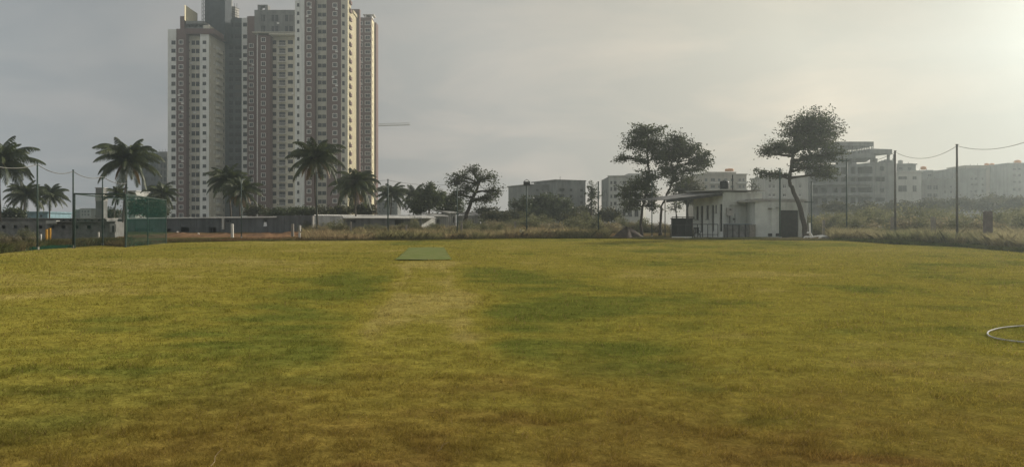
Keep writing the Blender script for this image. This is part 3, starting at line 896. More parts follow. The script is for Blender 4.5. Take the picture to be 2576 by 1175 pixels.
m = MB(); a, b = Xat(918, dD), Xat(936, dD)
m.box(a, dD, Zat(45, dD), a + .5, dD + 4, Zat(38.5, dD)); m.box(b - .5, dD, Zat(45, dD), b, dD + 4, Zat(38.5, dD)); m.box(a - .8, dD - .4, Zat(38.5, dD), b + .8, dD + 5, Zat(37, dD))
TD.part(m, 'roof_frame', 'trim')
TD.coolers(8, 8); TD.finish()

# ------------------------------------------------------------------ tower crane
dK = 420.0
kx = Xat(905, dK)
K = thing('tower_crane', (kx, dK, 0.6), 'thin tower crane whose arm sticks out past the yellow sunlit side wall of the towers', 'crane')
zj = Zat(318.5, dK)


def lattice(mb, a, b, w, n, r=0.09):
    a = Vector(a); b = Vector(b); t = (b - a).normalized()
    up = Vector((0, 0, 1)) if abs(t.z) < .9 else Vector((1, 0, 0))
    s_ = t.cross(up).normalized() * w / 2; up = s_.cross(t).normalized() * w
    cs = [a - s_, a + s_, a + up * 0.9]
    for c in cs: mb.tube([c, c + (b - a)], r, 4)
    for i in range(n):
        p = (b - a) * (i / n); q = (b - a) * ((i + .5) / n); e = (b - a) * ((i + 1) / n)
        for c in cs[:2]:
            mb.tube([c + p, cs[2] + q, c + e], r * .7, 4)


m = MB(); lattice(m, (kx, dK, zg(0, dK) + .01), (kx, dK, zj), 2.2, 26, 0.12); m.build('mast', MT['crane'], K)
m = MB(); lattice(m, (kx, dK, zj), (Xat(1031, dK), dK, zj + .7), 1.3, 20, 0.09); m.build('jib', MT['crane'], K)
m = MB(); lattice(m, (kx - 11, dK, zj), (kx, dK, zj), 1.3, 8, 0.09); m.build('counter_jib', MT['crane'], K)
m = MB(); m.box(kx - 11, dK - .7, zj - 1.6, kx - 8, dK + .7, zj); m.build('counterweight', MT['conc'], K)

# ------------------------------------------------------------------ generic houses
def house(name, label, x0, x1, ytop, d, mat, rows, cols, d1=None, side=6.0, kind='plain', group=None, parapet=True, ybot=None, thick=None, rail=None):
    """block between sight lines x0 and x1; rows = list of (ytop, ybottom) of windows, cols = list of (x0,x1)"""
    p0 = (Xat(x0, d), d); d1 = d1 or d; p1 = (Xat(x1, d1), d1)
    B = Building(name, (p0[0], d, zg(p0[0], d)), label, 'building', group)
    wins = []
    for a, b in rows:
        for c0_, c1_ in cols:
            u0, da = ray_plane(p0, p1, c0_); u1, db = ray_plane(p0, p1, c1_)
            wins.append((u0, u1, Zat(b, (da + db) / 2), Zat(a, (da + db) / 2), kind))
    z1 = Zat(ytop, d)
    B.wall(p0, p1, zg(*p0) - .3, z1, wins, mat, thick=thick or side)
    if parapet:
        m = MB(); u = Vector((p1[0] - p0[0], p1[1] - p0[1])).normalized()
        a = Vector(p0) - u * .25; b = Vector(p1) + u * .25
        m.obox(a, b, z1, z1 + .28, (thick or side) + .5, -.25); B.part(m, 'parapet', mat)
    return B


# far white blocks beyond the practice net
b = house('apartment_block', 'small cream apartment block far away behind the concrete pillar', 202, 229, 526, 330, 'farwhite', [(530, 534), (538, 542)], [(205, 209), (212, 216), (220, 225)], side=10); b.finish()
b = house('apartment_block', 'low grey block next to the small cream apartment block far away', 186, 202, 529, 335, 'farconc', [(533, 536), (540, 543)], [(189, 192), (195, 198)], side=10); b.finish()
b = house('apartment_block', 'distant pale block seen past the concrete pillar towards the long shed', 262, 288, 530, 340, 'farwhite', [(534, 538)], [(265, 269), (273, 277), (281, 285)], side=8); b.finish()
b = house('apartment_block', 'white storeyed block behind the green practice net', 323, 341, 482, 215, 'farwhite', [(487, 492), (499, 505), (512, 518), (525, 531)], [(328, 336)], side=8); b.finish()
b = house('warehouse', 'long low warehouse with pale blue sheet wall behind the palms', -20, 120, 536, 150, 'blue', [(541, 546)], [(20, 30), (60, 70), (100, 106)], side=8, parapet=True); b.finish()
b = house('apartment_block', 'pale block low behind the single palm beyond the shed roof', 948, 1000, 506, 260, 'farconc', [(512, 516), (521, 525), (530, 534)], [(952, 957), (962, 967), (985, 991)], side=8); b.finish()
# unfinished grey block behind the big palm
dU = 345.0
U = Building('apartment_block', (Xat(392, dU), dU, 0.6), 'unfinished grey concrete block with starter bars, behind the big palm', 'building')
rowsU = [395 + 17.0 * k for k in range(9)]
strip(U, 356, 398, 385, dU, 'netgrey', [(362, 371, 10, 'plain', 0), (378, 392, 10, 'plain', 0)], rowsU, thick=12)
strip(U, 398, 421, 382, dU - 3, 'rawconc', [(403, 408, 11, 'plain', 0), (411, 418, 11, 'plain', 0)], rowsU, thick=14)
for yy in rowsU:
    m = MB(); m.box(Xat(400, dU), dU - 4.2, Zat(yy + 14, dU) - .2, Xat(420, dU), dU - 3.003, Zat(yy + 14, dU)); U.part(m, 'balcony', 'farconc')
m = MB()
for q in range(9):
    xx = 358 + q * 7.6; m.tube([(Xat(xx, dU), dU + 2, Zat(386, dU)), (Xat(xx, dU), dU + 2, Zat(377 - (q * 5 % 4), dU))], .07, 4)
U.part(m, 'starter_bar', 'steel'); U.finish()

# grey block with set-back upper storeys, beyond the scrub
b = house('apartment_block', 'grey unfinished apartment block beyond the scrub, between the flood light pole and a thin tree', 1332, 1405, 466, 200, 'farconc',
          [(476, 481), (491, 496), (506, 511)], [(1349, 1355), (1364, 1367), (1379, 1386), (1392, 1398)], side=12, kind='plain', d1=204)
p0 = (Xat(1400, 199), 199); p1 = (Xat(1473, 203), 203)
wins = []
for a, c in ((474, 481), (490, 497), (506, 513)):
    for q0, q1 in ((1406, 1420), (1434, 1440), (1460, 1467)):
        u0, _ = ray_plane(p0, p1, q0); u1, _ = ray_plane(p0, p1, q1); wins.append((u0, u1, Zat(c, 200), Zat(a, 200), 'open' if q0 == 1406 else 'plain'))
b.wall(p0, p1, .3, Zat(455, 200), wins, 'farconc', thick=12, depth=.5)
m = MB(); m.obox((Xat(1397, 198.6), 198.6), (Xat(1475, 203), 203), Zat(455, 200), Zat(452.5, 200), 13); b.part(m, 'roof_slab', 'rawconc')
m = MB(); m.box(Xat(1369, 205), 205, Zat(466, 204), Xat(1377, 205), 207, Zat(461, 204)); m.tube([(Xat(1409, 203), 203, Zat(453, 203)), (Xat(1409, 203), 203, Zat(444, 203))], .08, 4); b.part(m, 'roof_block', 'farconc')
b.finish()

# white block half behind the twin trees
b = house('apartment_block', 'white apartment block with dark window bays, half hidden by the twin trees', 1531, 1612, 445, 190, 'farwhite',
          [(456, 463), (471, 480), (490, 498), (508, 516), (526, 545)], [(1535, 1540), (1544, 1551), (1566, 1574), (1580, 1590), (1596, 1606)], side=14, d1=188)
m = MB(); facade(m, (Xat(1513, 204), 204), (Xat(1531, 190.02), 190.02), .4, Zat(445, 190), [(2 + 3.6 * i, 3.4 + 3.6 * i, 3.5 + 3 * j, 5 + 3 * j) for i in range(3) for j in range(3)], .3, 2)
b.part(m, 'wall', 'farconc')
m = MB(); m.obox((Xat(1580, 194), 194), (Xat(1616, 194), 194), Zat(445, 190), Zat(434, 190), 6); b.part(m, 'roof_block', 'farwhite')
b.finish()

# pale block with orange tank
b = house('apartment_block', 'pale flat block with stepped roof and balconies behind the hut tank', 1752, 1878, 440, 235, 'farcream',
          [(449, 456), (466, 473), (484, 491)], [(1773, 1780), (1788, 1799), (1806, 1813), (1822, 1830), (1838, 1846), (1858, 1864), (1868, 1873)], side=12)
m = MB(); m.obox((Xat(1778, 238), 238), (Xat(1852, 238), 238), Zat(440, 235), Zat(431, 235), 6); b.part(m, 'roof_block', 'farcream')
for yy in (459, 476.5):
    m = MB(); m.box(Xat(1784, 235), 233.4, Zat(yy + 4, 235), Xat(1818, 235), 234.997, Zat(yy, 235)); b.part(m, 'balcony', 'farwhite')
    m = MB(); m.box(Xat(1852, 235), 233.6, Zat(yy + 4, 235), Xat(1877, 235), 234.997, Zat(yy, 235)); b.part(m, 'balcony', 'farwhite')
b.finish()


def water_tank(x0, x1, y0, y1, d, mat, label, name='water_tank'):
    xc = Xat((x0 + x1) / 2, d); r = (Xat(x1, d) - Xat(x0, d)) / 2; z0, z1 = Zat(y1, d), Zat(y0, d); h = z1 - z0
    rt = thing(name, (xc, d, z0), label, 'water tank')
    prof = [(1.0, 0), (1.0, .12), (.97, .14), (1.0, .16), (1.0, .36), (.97, .38), (1.0, .40), (1.0, .60), (.97, .62), (1, .64), (1, .78), (.8, .9), (.42, .97)]
    m = MB(); n = 20; b0 = 0
    for pr, pz in prof:
        for k in range(n): m.v.append((xc + r * pr * math.cos(2 * math.pi * k / n), d + r * pr * math.sin(2 * math.pi * k / n), z0 + h * pz))
    for i in range(len(prof) - 1):
        for k in range(n): m.f.append((i * n + k, i * n + (k + 1) % n, (i + 1) * n + (k + 1) % n, (i + 1) * n + k))
    m.f.append(tuple((len(prof) - 1) * n + k for k in range(n))); m.f.append(tuple(range(n))[::-1])
    m.build('tank_body', MT[mat], rt, True)
    m = MB(); m.tube([(xc, d, z0 + h * .96), (xc, d, z1)], r * .38, 16); m.build('lid', MT[mat], rt)
    return rt


water_tank(1824, 1846, 424.5, 431, 240, 'orange', 'squat orange water tank on the stepped roof behind the hut')

# white block behind the hut and the leaning tree
b = house('apartment_block', 'white block with small framed windows behind the annex and the leaning tree', 1925, 2032, 446, 165, 'farwhite',
          [(463, 474), (487, 495), (501, 508)], [(1934, 1940), (1944, 1950), (1970, 1978), (2010, 2016)], side=10, kind='trim'); b.finish()

# large unfinished concrete building
dN = 175.0
NB_ = Building('unfinished_building', (Xat(2150, dN), dN, .6), 'big unfinished concrete building with open top storey, behind the leaning tree', 'building')
p0 = (Xat(2034, dN + 4), dN + 4); p1 = (Xat(2196, dN), dN)
wins = []
for a, c in ((419, 437), (442, 456), (471, 484), (497, 512)):
    for q0, q1 in ((2046, 2058), (2066, 2080), (2096, 2108), (2116, 2132), (2140, 2152), (2158, 2194)):
        u0, _ = ray_plane(p0, p1, q0); u1, _ = ray_plane(p0, p1, q1); wins.append((u0, u1, Zat(c, dN), Zat(a, dN), 'open'))
NB_.wall(p0, p1, .4, Zat(412, dN), wins, 'farconc', thick=13, depth=1.4)
p2 = (Xat(2196, dN + .6), dN + .6); p3 = (Xat(2252, dN + 2), dN + 2)
wins = []
for a, c in ((418, 429), (444, 456), (473, 484), (498, 508)):
    for q0, q1 in ((2202, 2212) if a not in (444, 498) else (2202, 2226),):
        u0, _ = ray_plane(p2, p3, q0 + (12 if a in (418, 473) else 0)); u1, _ = ray_plane(p2, p3, q1 + (12 if a in (418, 473) else 0)); wins.append((u0, u1, Zat(c, dN), Zat(a, dN), 'open'))
NB_.wall(p2, p3, .4, Zat(408, dN), wins, 'farconc', thick=13, depth=.8)
for k, yy in enumerate((438, 457.5, 485.5, 513)):
    m = MB(); m.obox((Xat(2036, dN + 4), dN + 4), (Xat(2195, dN), dN), Zat(yy + 7, dN), Zat(yy, dN), .9, -.9); NB_.part(m, 'balcony', 'farconc')
# open storey: posts and slab; roof house with slotted screen
for (xx, dd, ya, yb) in ((2050, dN + 4, 412, 386), (2078, dN + 4, 412, 386), (2112, dN + 2, 412, 386), (2118, dN + 2, 412, 386), (2146, dN + 2, 412, 386), (2152, dN + 2, 412, 386), (2194, dN + .7, 412, 386),
                         (2200, dN + 1, 408, 386), (2236, dN + 1.5, 408, 386), (2252, dN + 2, 408, 386), (2205, dN + 13, 408, 386), (2250, dN + 13, 408, 386)):
    m = MB(); a = Xat(xx, dd); m.box(a - .25, dd, Zat(ya, dN), a + .25, dd + .5, Zat(yb, dN)); NB_.part(m, 'column', 'farconc')
m = MB(); m.obox((Xat(2034, dN + 4), dN + 4), (Xat(2198, dN), dN), Zat(397, dN), Zat(384.5, dN), 13); NB_.part(m, 'roof_slab', 'farconc')
m = MB(); m.obox((Xat(2120, dN + 6), dN + 6), (Xat(2150, dN + 6), dN + 6), Zat(412, dN), Zat(397, dN), 4); NB_.part(m, 'stair_core', 'farconc')
m = MB(); m.obox((Xat(2198, dN), dN + .3), (Xat(2255, dN), dN + 2), Zat(386, dN), Zat(374, dN), 12.5); NB_.part(m, 'roof_slab', 'farconc')
m = MB()
for q in range(6):
    xx = 2212 + q * 6.6; hh = 1 + (q * 7 % 5); m.box(Xat(xx, dN + 2), dN + 2, Zat(408, dN), Xat(xx + 6, dN + 2), dN + 2.4, Zat(405 - hh, dN))
NB_.part(m, 'half_built_wall', 'farconc')
m = MB(); m.obox((Xat(2106, dN + 1.5), dN + 1.5), (Xat(2198, dN + 1.5), dN + 1.5), Zat(366, dN), Zat(355, dN), 9); NB_.part(m, 'roof_house', 'rawconc')
m = MB(); m.obox((Xat(2096, dN + 1.8), dN + 1.8), (Xat(2132, dN + 1.8), dN + 1.8), Zat(384.5, dN), Zat(366, dN), 8); NB_.part(m, 'roof_house', 'farconc')
m = MB()
for q in range(16):
    xx = 2134 + q * 4.1; k = random.uniform(-2.2, 2.2)
    m.tube([(Xat(xx + k, dN + 1.8), dN + 1.8, Zat(384.5, dN)), (Xat(xx - k, dN + 1.8), dN + 1.8, Zat(366, dN))], .11, 5)
NB_.part(m, 'slotted_screen', 'farconc')
NB_.finish()

# stepped houses towards the edge of the picture
hs_spec = [
    ('cream stepped house beside the open concrete building, with a white upper terrace', 2256, 2318, 434, 186, 'farwhite', [(444, 451), (467, 482)], [(2260, 2282), (2296, 2306)]),
    ('tall grey house behind the cream stepped house', 2254, 2304, 415, 206, 'farconc', [(421, 427)], [(2262, 2272), (2284, 2292)]),
    ('hazy house with roof railing, behind the dark balcony house', 2300, 2356, 432, 214, 'farconc', [(438, 444), (452, 458)], [(2312, 2320), (2334, 2344)]),
    ('dark house front with a row of small arches', 2320, 2364, 453, 188, 'rawconc', [(466, 477), (487, 496)], [(2333, 2345), (2348, 2360)]),
    ('low pale house right of the dark arched house', 2364, 2400, 452, 190, 'farconc', [(468, 473), (480, 486)], [(2376, 2380), (2390, 2396)]),
    ('hazy grey house behind the thickest tall pole', 2398, 2480, 427, 204, 'farconc', [(447, 453), (462, 467), (478, 484)], [(2404, 2412), (2442, 2448), (2452, 2458), (2470, 2474)]),
    ('long hazy house under the two orange roof tanks', 2428, 2540, 419, 222, 'farcream', [(436, 441), (449, 454), (465, 470)], [(2440, 2446), (2466, 2472), (2490, 2496), (2512, 2517), (2528, 2533)]),
    ('tallest hazy house at the edge of the row, with a roof tank', 2536, 2640, 413, 214, 'farconc', [(423, 428), (438, 444), (455, 461), (473, 480)], [(2548, 2556), (2562, 2568), (2590, 2600)]),
]
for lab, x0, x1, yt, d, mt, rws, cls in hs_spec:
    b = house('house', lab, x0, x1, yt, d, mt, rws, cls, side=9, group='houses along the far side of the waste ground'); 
    m = MB(); xm = x0 + (x1 - x0) * .55; m.obox((Xat(xm, d + 3), d + 3), (Xat(xm + (x1 - x0) * .3, d + 3), d + 3), Zat(yt, d), Zat(yt - 6, d), 4); b.part(m, 'roof_room', mt)
    m = MB()
    for q in range(4): m.tube([(Xat(x0 + 4 + q * 9, d + 4), d + 4, Zat(yt + 1, d)), (Xat(x0 + 4 + q * 9, d + 4), d + 4, Zat(yt - 6 - q * 3 % 5, d))], .06, 4)
    b.part(m, 'starter_bar', 'steel')
    b.finish()
water_tank(2316, 2330, 419, 427, 217, 'orange', 'squat orange tank on the house with the roof railing')
water_tank(2477, 2488, 411, 419, 226, 'orange', 'orange roof tank, the one nearer the thick pole of the pair')
water_tank(2490, 2501, 411, 419, 226, 'orange', 'orange roof tank, the one farther from the thick pole of the pair')
water_tank(2552, 2568, 403, 413, 218, 'orange', 'roof tank on the tallest hazy house')
water_tank(2259, 2271, 403, 415, 209, 'conc', 'grey roof tank on the tall grey house behind the stepped house')

# ------------------------------------------------------------------ sheds behind the lawn
def shed_roof(B, p0, p1, z, t, over=.35, mat='roofw', rise=0.0, th=.07, name='roof'):
    p0 = Vector(p0[:2]); p1 = Vector(p1[:2]); u = (p1 - p0).normalized(); inn = Vector((-u.y, u.x))
    a = p0 - u * over - inn * over; b = p1 + u * over - inn * over; c = b + inn * (t + 2 * over); d = a + inn * (t + 2 * over)
    m = MB(); n = 60
    # corrugated sheet: ridges run front to back
    L = (b - a).length; k = max(8, int(L / .35))
    for i in range(k):
        for (s0, s1) in ((i / k, (i + .5) / k), ((i + .5) / k, (i + 1) / k)):
            z0 = 0.0 if s0 == i / k else .05; z1 = .05 - z0
            A_ = a.lerp(b, s0); B_ = a.lerp(b, s1); C_ = d.lerp(c, s1); D_ = d.lerp(c, s0)
            m.poly([(A_.x, A_.y, z + z0), (B_.x, B_.y, z + z1), (C_.x, C_.y, z + rise + z1), (D_.x, D_.y, z + rise + z0)])
    m.poly([(a.x, a.y, z - th), (b.x, b.y, z - th), (b.x, b.y, z - .002), (a.x, a.y, z - .002)])
    m.poly([(a.x, a.y, z - th), (d.x, d.y, z + rise - th), (c.x, c.y, z + rise - th), (b.x, b.y, z - th)])
    return B.part(m, name, mat)


# long grey shed
d0, d1 = 127.0, 103.0
p0 = (Xat(290, d0), d0); p1 = (Xat(789, d1), d1)
SH = Building('shed', (p0[0], d0, zg(*p0)), 'long low grey shed with a thin white roof edge and dark openings below the towers', 'shed')
zT = Zat(546.5, 112)
wins = []
for xa, xb, ya, yb, kd in ((413, 429, 575, 584, 'open'), (453, 476, 572, 584, 'open'), (525, 544, 571.5, 589, 'open'), (568, 582, 552.5, 560, 'plain'), (663, 672, 552.5, 561, 'open'), (300, 318, 572, 586, 'plain'), (340, 385, 573, 583, 'plain')):
    u0, da = ray_plane(p0, p1, xa); u1, db = ray_plane(p0, p1, xb); dm = (da + db) / 2
    wins.append((u0, u1, Zat(yb, dm), Zat(ya, dm), kd))
SH.wall(p0, p1, 0.2, zT, wins, 'greywall', thick=5.5, depth=.35)
um, dm_ = ray_plane(p0, p1, 696)
pm = (p0[0] + (p1[0] - p0[0]) * um / math.hypot(p1[0] - p0[0], p1[1] - p0[1]), dm_)
shed_roof(SH, p0, pm, zT, 5.5, .3, 'roofw', -.25, th=.13)
m = MB(); m.obox(pm, p1, zT, zT + .12, 5.5, 0); SH.part(m, 'roof', 'greywall')
m = MB(); uu, dd = ray_plane(p0, p1, 563); m.box(Xat(560, dd) - .0, dd - .32, 1.2, Xat(566, dd), dd - .1, zT - .15); SH.part(m, 'downpipe', 'wpost')
m = MB(); m.box(Xat(786.5, d1), d1 - .35, 1.4, Xat(790.5, d1), d1 - .05, zT + .05); SH.part(m, 'corner_post', 'wpost')
m = MB(); uu, dd = ray_plane(p0, p1, 668)
m.poly([(Xat(665, dd), dd - .12, Zat(559, dd)), (Xat(671, dd), dd - .12, Zat(559, dd)), (Xat(673, dd), dd - .2, Zat(569, dd)), (Xat(664, dd), dd - .25, Zat(570, dd))])
m.poly([(Xat(664, dd), dd - .25, Zat(570, dd)), (Xat(673, dd), dd - .2, Zat(569, dd)), (Xat(671, dd), dd - .05, Zat(559, dd)), (Xat(665, dd), dd - .05, Zat(559, dd))])
clo = m.build('hanging_cloth', MT['pvc']); tag(clo, 'white cloth hanging from the small opening of the long grey shed', 'cloth')
m = MB()
for k in range(12):
    q0 = Vector(p0).lerp(Vector(p1), (k + .5) / 12)
    un = Vector((p1[0] - p0[0], p1[1] - p0[1])).normalized(); q1 = q0 + un * .1
    m.obox(q0, q1, .2, zT - .05, .03, -.03)
SH.part(m, 'wall_pier', 'greywall')
SH.finish()
# block shed with square holes
d0, d1 = 88.0, 92.0
p0 = (Xat(-40, d0), d0); p1 = (Xat(289, d1), d1)
SB = Building('shed', (p0[0], d0, zg(*p0)), 'dark concrete block shed with a row of small square openings behind the boundary net poles', 'shed')
wins = []
for zx in (128, 220, 337, 440, 530, 638, 743, 860, 30, -60):
    xc = zx / 3.317
    u0, da = ray_plane(p0, p1, xc - 4.6); u1, db = ray_plane(p0, p1, xc + 4.6); wins.append((u0, u1, Zat(575.5, da), Zat(567, da), 'open'))
SB.wall(p0, p1, -.1, Zat(558.5, 90), wins, 'block', thick=6, depth=.3)
m = MB(); m.obox((Xat(140, 89.8), 89.8), (Xat(291, 92), 92), Zat(558.5, 90), Zat(556.7, 90), 6.6, -.4); SB.part(m, 'roof', 'block')
m = MB(); m.obox((Xat(117, 89.3), 89.3), (Xat(143, 89.6), 89.6), Zat(563, 90), Zat(555, 90), 1.5, -.25); SB.part(m, 'eave_panel', 'palewall')
m = MB(); m.obox((Xat(276, 91.5), 91.5), (Xat(292, 91.8), 91.8), Zat(584, 90), Zat(563, 90), .15, -.2); SB.part(m, 'white_panel', 'palewall')
m = MB(); m.obox((Xat(282, 91.5), 91.5), (Xat(287, 91.6), 91.6), Zat(584, 90), Zat(568, 90), .1, -.25); SB.part(m, 'door', 'darkdoor')
SB.finish()
d0 = 101.0
p0 = (Xat(-40, d0), d0); p1 = (Xat(268, 104), 104)
SB2 = Building('shed', (p0[0], d0, zg(*p0)), 'second block shed row showing its roof line and tiny openings above the dark block shed', 'shed')
wins = []
for xc in (160, 178, 196, 214, 232, 250):
    u0, da = ray_plane(p0, p1, xc - 3); u1, db = ray_plane(p0, p1, xc + 3); wins.append((u0, u1, Zat(556, da), Zat(552.2, da), 'open'))
SB2.wall(p0, p1, .1, Zat(550.5, 102), wins, 'block', thick=5)
m = MB(); m.obox(p0, p1, Zat(550.5, 102), Zat(548.8, 102), 5.8, -.4); SB2.part(m, 'roof', 'conc'); SB2.finish()

# white roofed shed
d0, d1 = 112.0, 116.0
p0 = (Xat(797, d0), d0); p1 = (Xat(1060, d1), d1)
SW = Building('shed', (p0[0], d0, zg(*p0)), 'long shed with a sloping white sheet roof above the dry grass', 'shed')
wins = []
for xa, xb, ya, yb, kd in ((993, 1016, 553.5, 566, 'open'), (880, 896, 553, 562, 'plain')):
    u0, da = ray_plane(p0, p1, xa); u1, db = ray_plane(p0, p1, xb); wins.append((u0, u1, Zat(yb, da), Zat(ya, da), kd))
SW.wall(p0, p1, .4, Zat(550, 114), wins, 'asbestos', thick=6, depth=.3)
shed_roof(SW, p0, (Xat(1094, d1 + .5), d1 + .5), Zat(548.5, 114), 7, .3, 'roofw', .55, th=.08)
m = MB(); facade(m, (Xat(1060, d1) + .01, d1 + .01), (Xat(1095, d1 + 4.2), d1 + 4.2), .4, Zat(546, 114), [], .2, 1.5); SW.part(m, 'wall', 'palewall')
SW.finish()
for lab, x0, x1, yt, d, mt, ops in (
        ('small white sheet hut joined to the white roofed shed', 1097, 1124, 544, 121, 'palewall', [(1099, 1106, 552, 566)]),
        ('whitewashed gabled hut behind the flood light pole', 1125, 1147, 535, 124, 'palewall', [(1140, 1144, 545, 560)]),
        ('white planked hut behind the trunk of the bare crowned tree', 1166, 1208, 540, 126, 'palewall', [(1188, 1192, 548, 566)])):
    p0 = (Xat(x0, d), d); p1 = (Xat(x1, d + 1), d + 1)
    B = Building('hut', (p0[0], d, zg(*p0)), lab, 'hut')
    wins = []
    for xa, xb, ya, yb in ops:
        u0, da = ray_plane(p0, p1, xa); u1, db = ray_plane(p0, p1, xb); wins.append((u0, u1, Zat(yb, da), Zat(ya, da), 'open'))
    B.wall(p0, p1, .4, Zat(yt + 2, d), wins, mt, thick=4, depth=.3)
    shed_roof(B, p0, p1, Zat(yt, d), 4, .3, 'roofw' if x0 < 1160 else 'asbestos', .5, th=.08)
    m = MB()
    for k in range(int((x1 - x0) / 4)):
        a = Xat(x0 + 2 + k * 4, d); dy = d + 1 * k * 4 / (x1 - x0)
        m.box(a - .03, dy - .04, .5, a + .03, dy + .0, Zat(yt + 3, d))
    B.part(m, 'wall_batten', 'dframe'); B.finish()

# concrete pillar
d = 140.0
PL = thing('concrete_pillar', (Xat(250, d), d, .6), 'square concrete pillar standing up behind the sheds and practice net', 'pillar')
m = MB(); m.obox((Xat(240.5, d), d), (Xat(260, d), d), .3, Zat(506, d), 1.4); m.build('shaft', MT['rawconc'], PL)
m = MB(); m.obox((Xat(240, d), d), (Xat(260.5, d), d), Zat(506, d), Zat(488, d), 1.5, -.05); m.build('upper_block', MT['conc'], PL)
m = MB(); m.obox((Xat(240.5, d), d), (Xat(260, d), d), Zat(488, d), Zat(474, d), 1.4); m.build('upper_shaft', MT['rawconc'], PL)
m = MB(); m.obox((Xat(239, d), d), (Xat(261.5, d), d), Zat(474, d), Zat(472, d), 1.6, -.1); m.build('cap', MT['conc'], PL)

# ------------------------------------------------------------------ club hut, annex and things round them
dh = 86.0
c = (Xat(1818.6, dh), dh); e = (Xat(1917, 89.0), 89.0)
uce = (Vector(e) - Vector(c)).normalized(); nce = Vector((-uce.y, uce.x)); HD = 4.74     # hut depth
a = tuple(Vector(c) + nce * HD)
HU = Building('club_hut', (c[0], dh, zg(*c)), 'whitewashed club hut with a long lean-to canopy beside the lawn', 'hut')
zc = Zat(483, dh)
wins = []
for xa, xb, ya, yb, kd in ((1750, 1757.5, 519, 553, 'plain'), (1762, 1768.5, 518, 585, 'open'), (1776, 1783, 517, 552, 'plain'), (1790, 1796, 516, 582, 'open'), (1798.5, 1803, 516, 536, 'plain'), (1810, 1817, 513.5, 582.5, 'open')):
    u0, da = ray_plane(a, c, xa); u1, db = ray_plane(a, c, xb); dm = (da + db) / 2
    wins.append((u0, u1, max(.75, Zat(yb, dm)), Zat(ya, dm), kd))
HU.wall(a, c, .0, zc - .55, wins, 'hutwall', thick=.5, depth=.22)
for i in (1, 3, 5):
    u0, u1, z0, z1, _ = wins[i]
    uv = (Vector(c) - Vector(a)).normalized(); q0 = Vector(a) + uv * (u0 + .01); q1 = Vector(a) + uv * (u1 - .01)
    m = MB(); m.obox(q0, q1, z0 + .01, z1 - .01, .06, .14); dr = HU.part(m, 'door', 'darkdoor')
    m = MB(); h0 = q0.lerp(q1, .8); h1 = q0.lerp(q1, .88); m.obox(h0, h1, (z0 + z1) / 2 - .1, (z0 + z1) / 2 + .06, .05, .08); m.build('handle', MT['metal'], dr)
HU.wall(tuple(Vector(c) + uce * .52), e, .0, zc + .02, [], 'hutwall', thick=HD)
m = MB(); m.obox(c, tuple(Vector(c) + uce * .518), zc - .548, zc + .02, HD - .002, .002); HU.part(m, 'wall', 'hutwall')
# roof sheet: high over the front wall, falling towards the canopy
rz0 = Zat(478, dh)
cA, eA = Vector(c), Vector(e); u = (eA - cA).normalized(); inn = Vector((-u.y, u.x))
q = [cA - inn * .35 - u * 1.0, eA - inn * .35 + u * .2, eA + inn * (HD + .3) + u * .2, cA + inn * (HD + .3) - u * 1.0]
m = MB()
zq = [rz0 - .12, Zat(481, 89), Zat(481, 89) - .1, rz0 - .05]
top = [(p.x, p.y, z + .08) for p, z in zip(q, zq)]; bot = [(p.x, p.y, z) for p, z in zip(q, zq)]
m.poly(top); m.poly(bot[::-1])
for i in range(4): j = (i + 1) % 4; m.poly([bot[i], bot[j], top[j], top[i]])
HU.part(m, 'roof', 'conc')
# canopy
ca = Vector((Xat(1677, dh), dh + .3)); cb_ = cA - u * .2
q = [ca, cb_ - inn * .3, cb_ + inn * (HD + .5), ca + inn * (HD + .5)]
zq = [Zat(503.5, dh), Zat(486.5, dh), Zat(486.5, dh) + .14, Zat(503.5, dh) + .11]
top = [(p.x, p.y, z + .09) for p, z in zip(q, zq)]; bot = [(p.x, p.y, z) for p, z in zip(q, zq)]
m = MB(); m.poly(top); m.poly(bot[::-1])
for i in range(4): j = (i + 1) % 4; m.poly([bot[i], bot[j], top[j], top[i]])
HU.part(m, 'canopy', 'asbestos')
m = MB(); m.poly([(ca.x, ca.y - .02, zq[0] - .28), (cb_.x, cb_.y - .32, zq[1] - .28), (cb_.x, cb_.y - .32, zq[1]), (ca.x, ca.y - .02, zq[0])]); m.tube([(ca.x, ca.y, zq[0] - .1), (cb_.x, cb_.y, zq[1] - .1)], .09, 6); HU.part(m, 'canopy_beam', 'steel')
# sheet between canopy and wall top
for xx, dd in ((1673, 89.0), (1701, 91.5), (1727, 86.6)):
    m = MB(); X = Xat(xx, dd); t_ = (X - ca.x) / (cb_.x - ca.x); zz = zq[0] + (zq[1] - zq[0]) * max(0, min(1, t_))
    m.tube([(X, dd, zg(X, dd) - .1), (X, dd, zz + .05)], .055, 8); m.box(X - .12, dd - .12, zg(X, dd) - .1, X + .12, dd + .12, zg(X, dd) + .06); HU.part(m, 'canopy_post', 'steel')
m = MB(); x0, x1 = Xat(1828, dh), Xat(1844, dh); m.box(x0, dh - .12, Zat(543, dh), x1, dh + .25, Zat(523, dh)); mbx = HU.part(m, 'meter_box', 'conc')
m = MB(); m.box(Xat(1834, dh), dh - .16, Zat(529, dh), Xat(1839, dh), dh - .12, Zat(526, dh)); m.build('meter_window', MT['darkdoor'], mbx)
m = MB(); m.tube([(Xat(1835.5, dh), dh - .05, Zat(543, dh)), (Xat(1835.5, dh), dh - .05, Zat(562, dh))], .06, 6); HU.part(m, 'conduit', 'steel')
m = MB(); m.tube([(Xat(1848.5, dh), dh - .05, Zat(538, dh)), (Xat(1848.5, dh), dh - .05, Zat(560, dh))], .04, 6); m.box(Xat(1843.5, dh), dh - .15, Zat(554, dh), Xat(1849, dh), dh - .0, Zat(549, dh)); HU.part(m, 'conduit', 'steel')
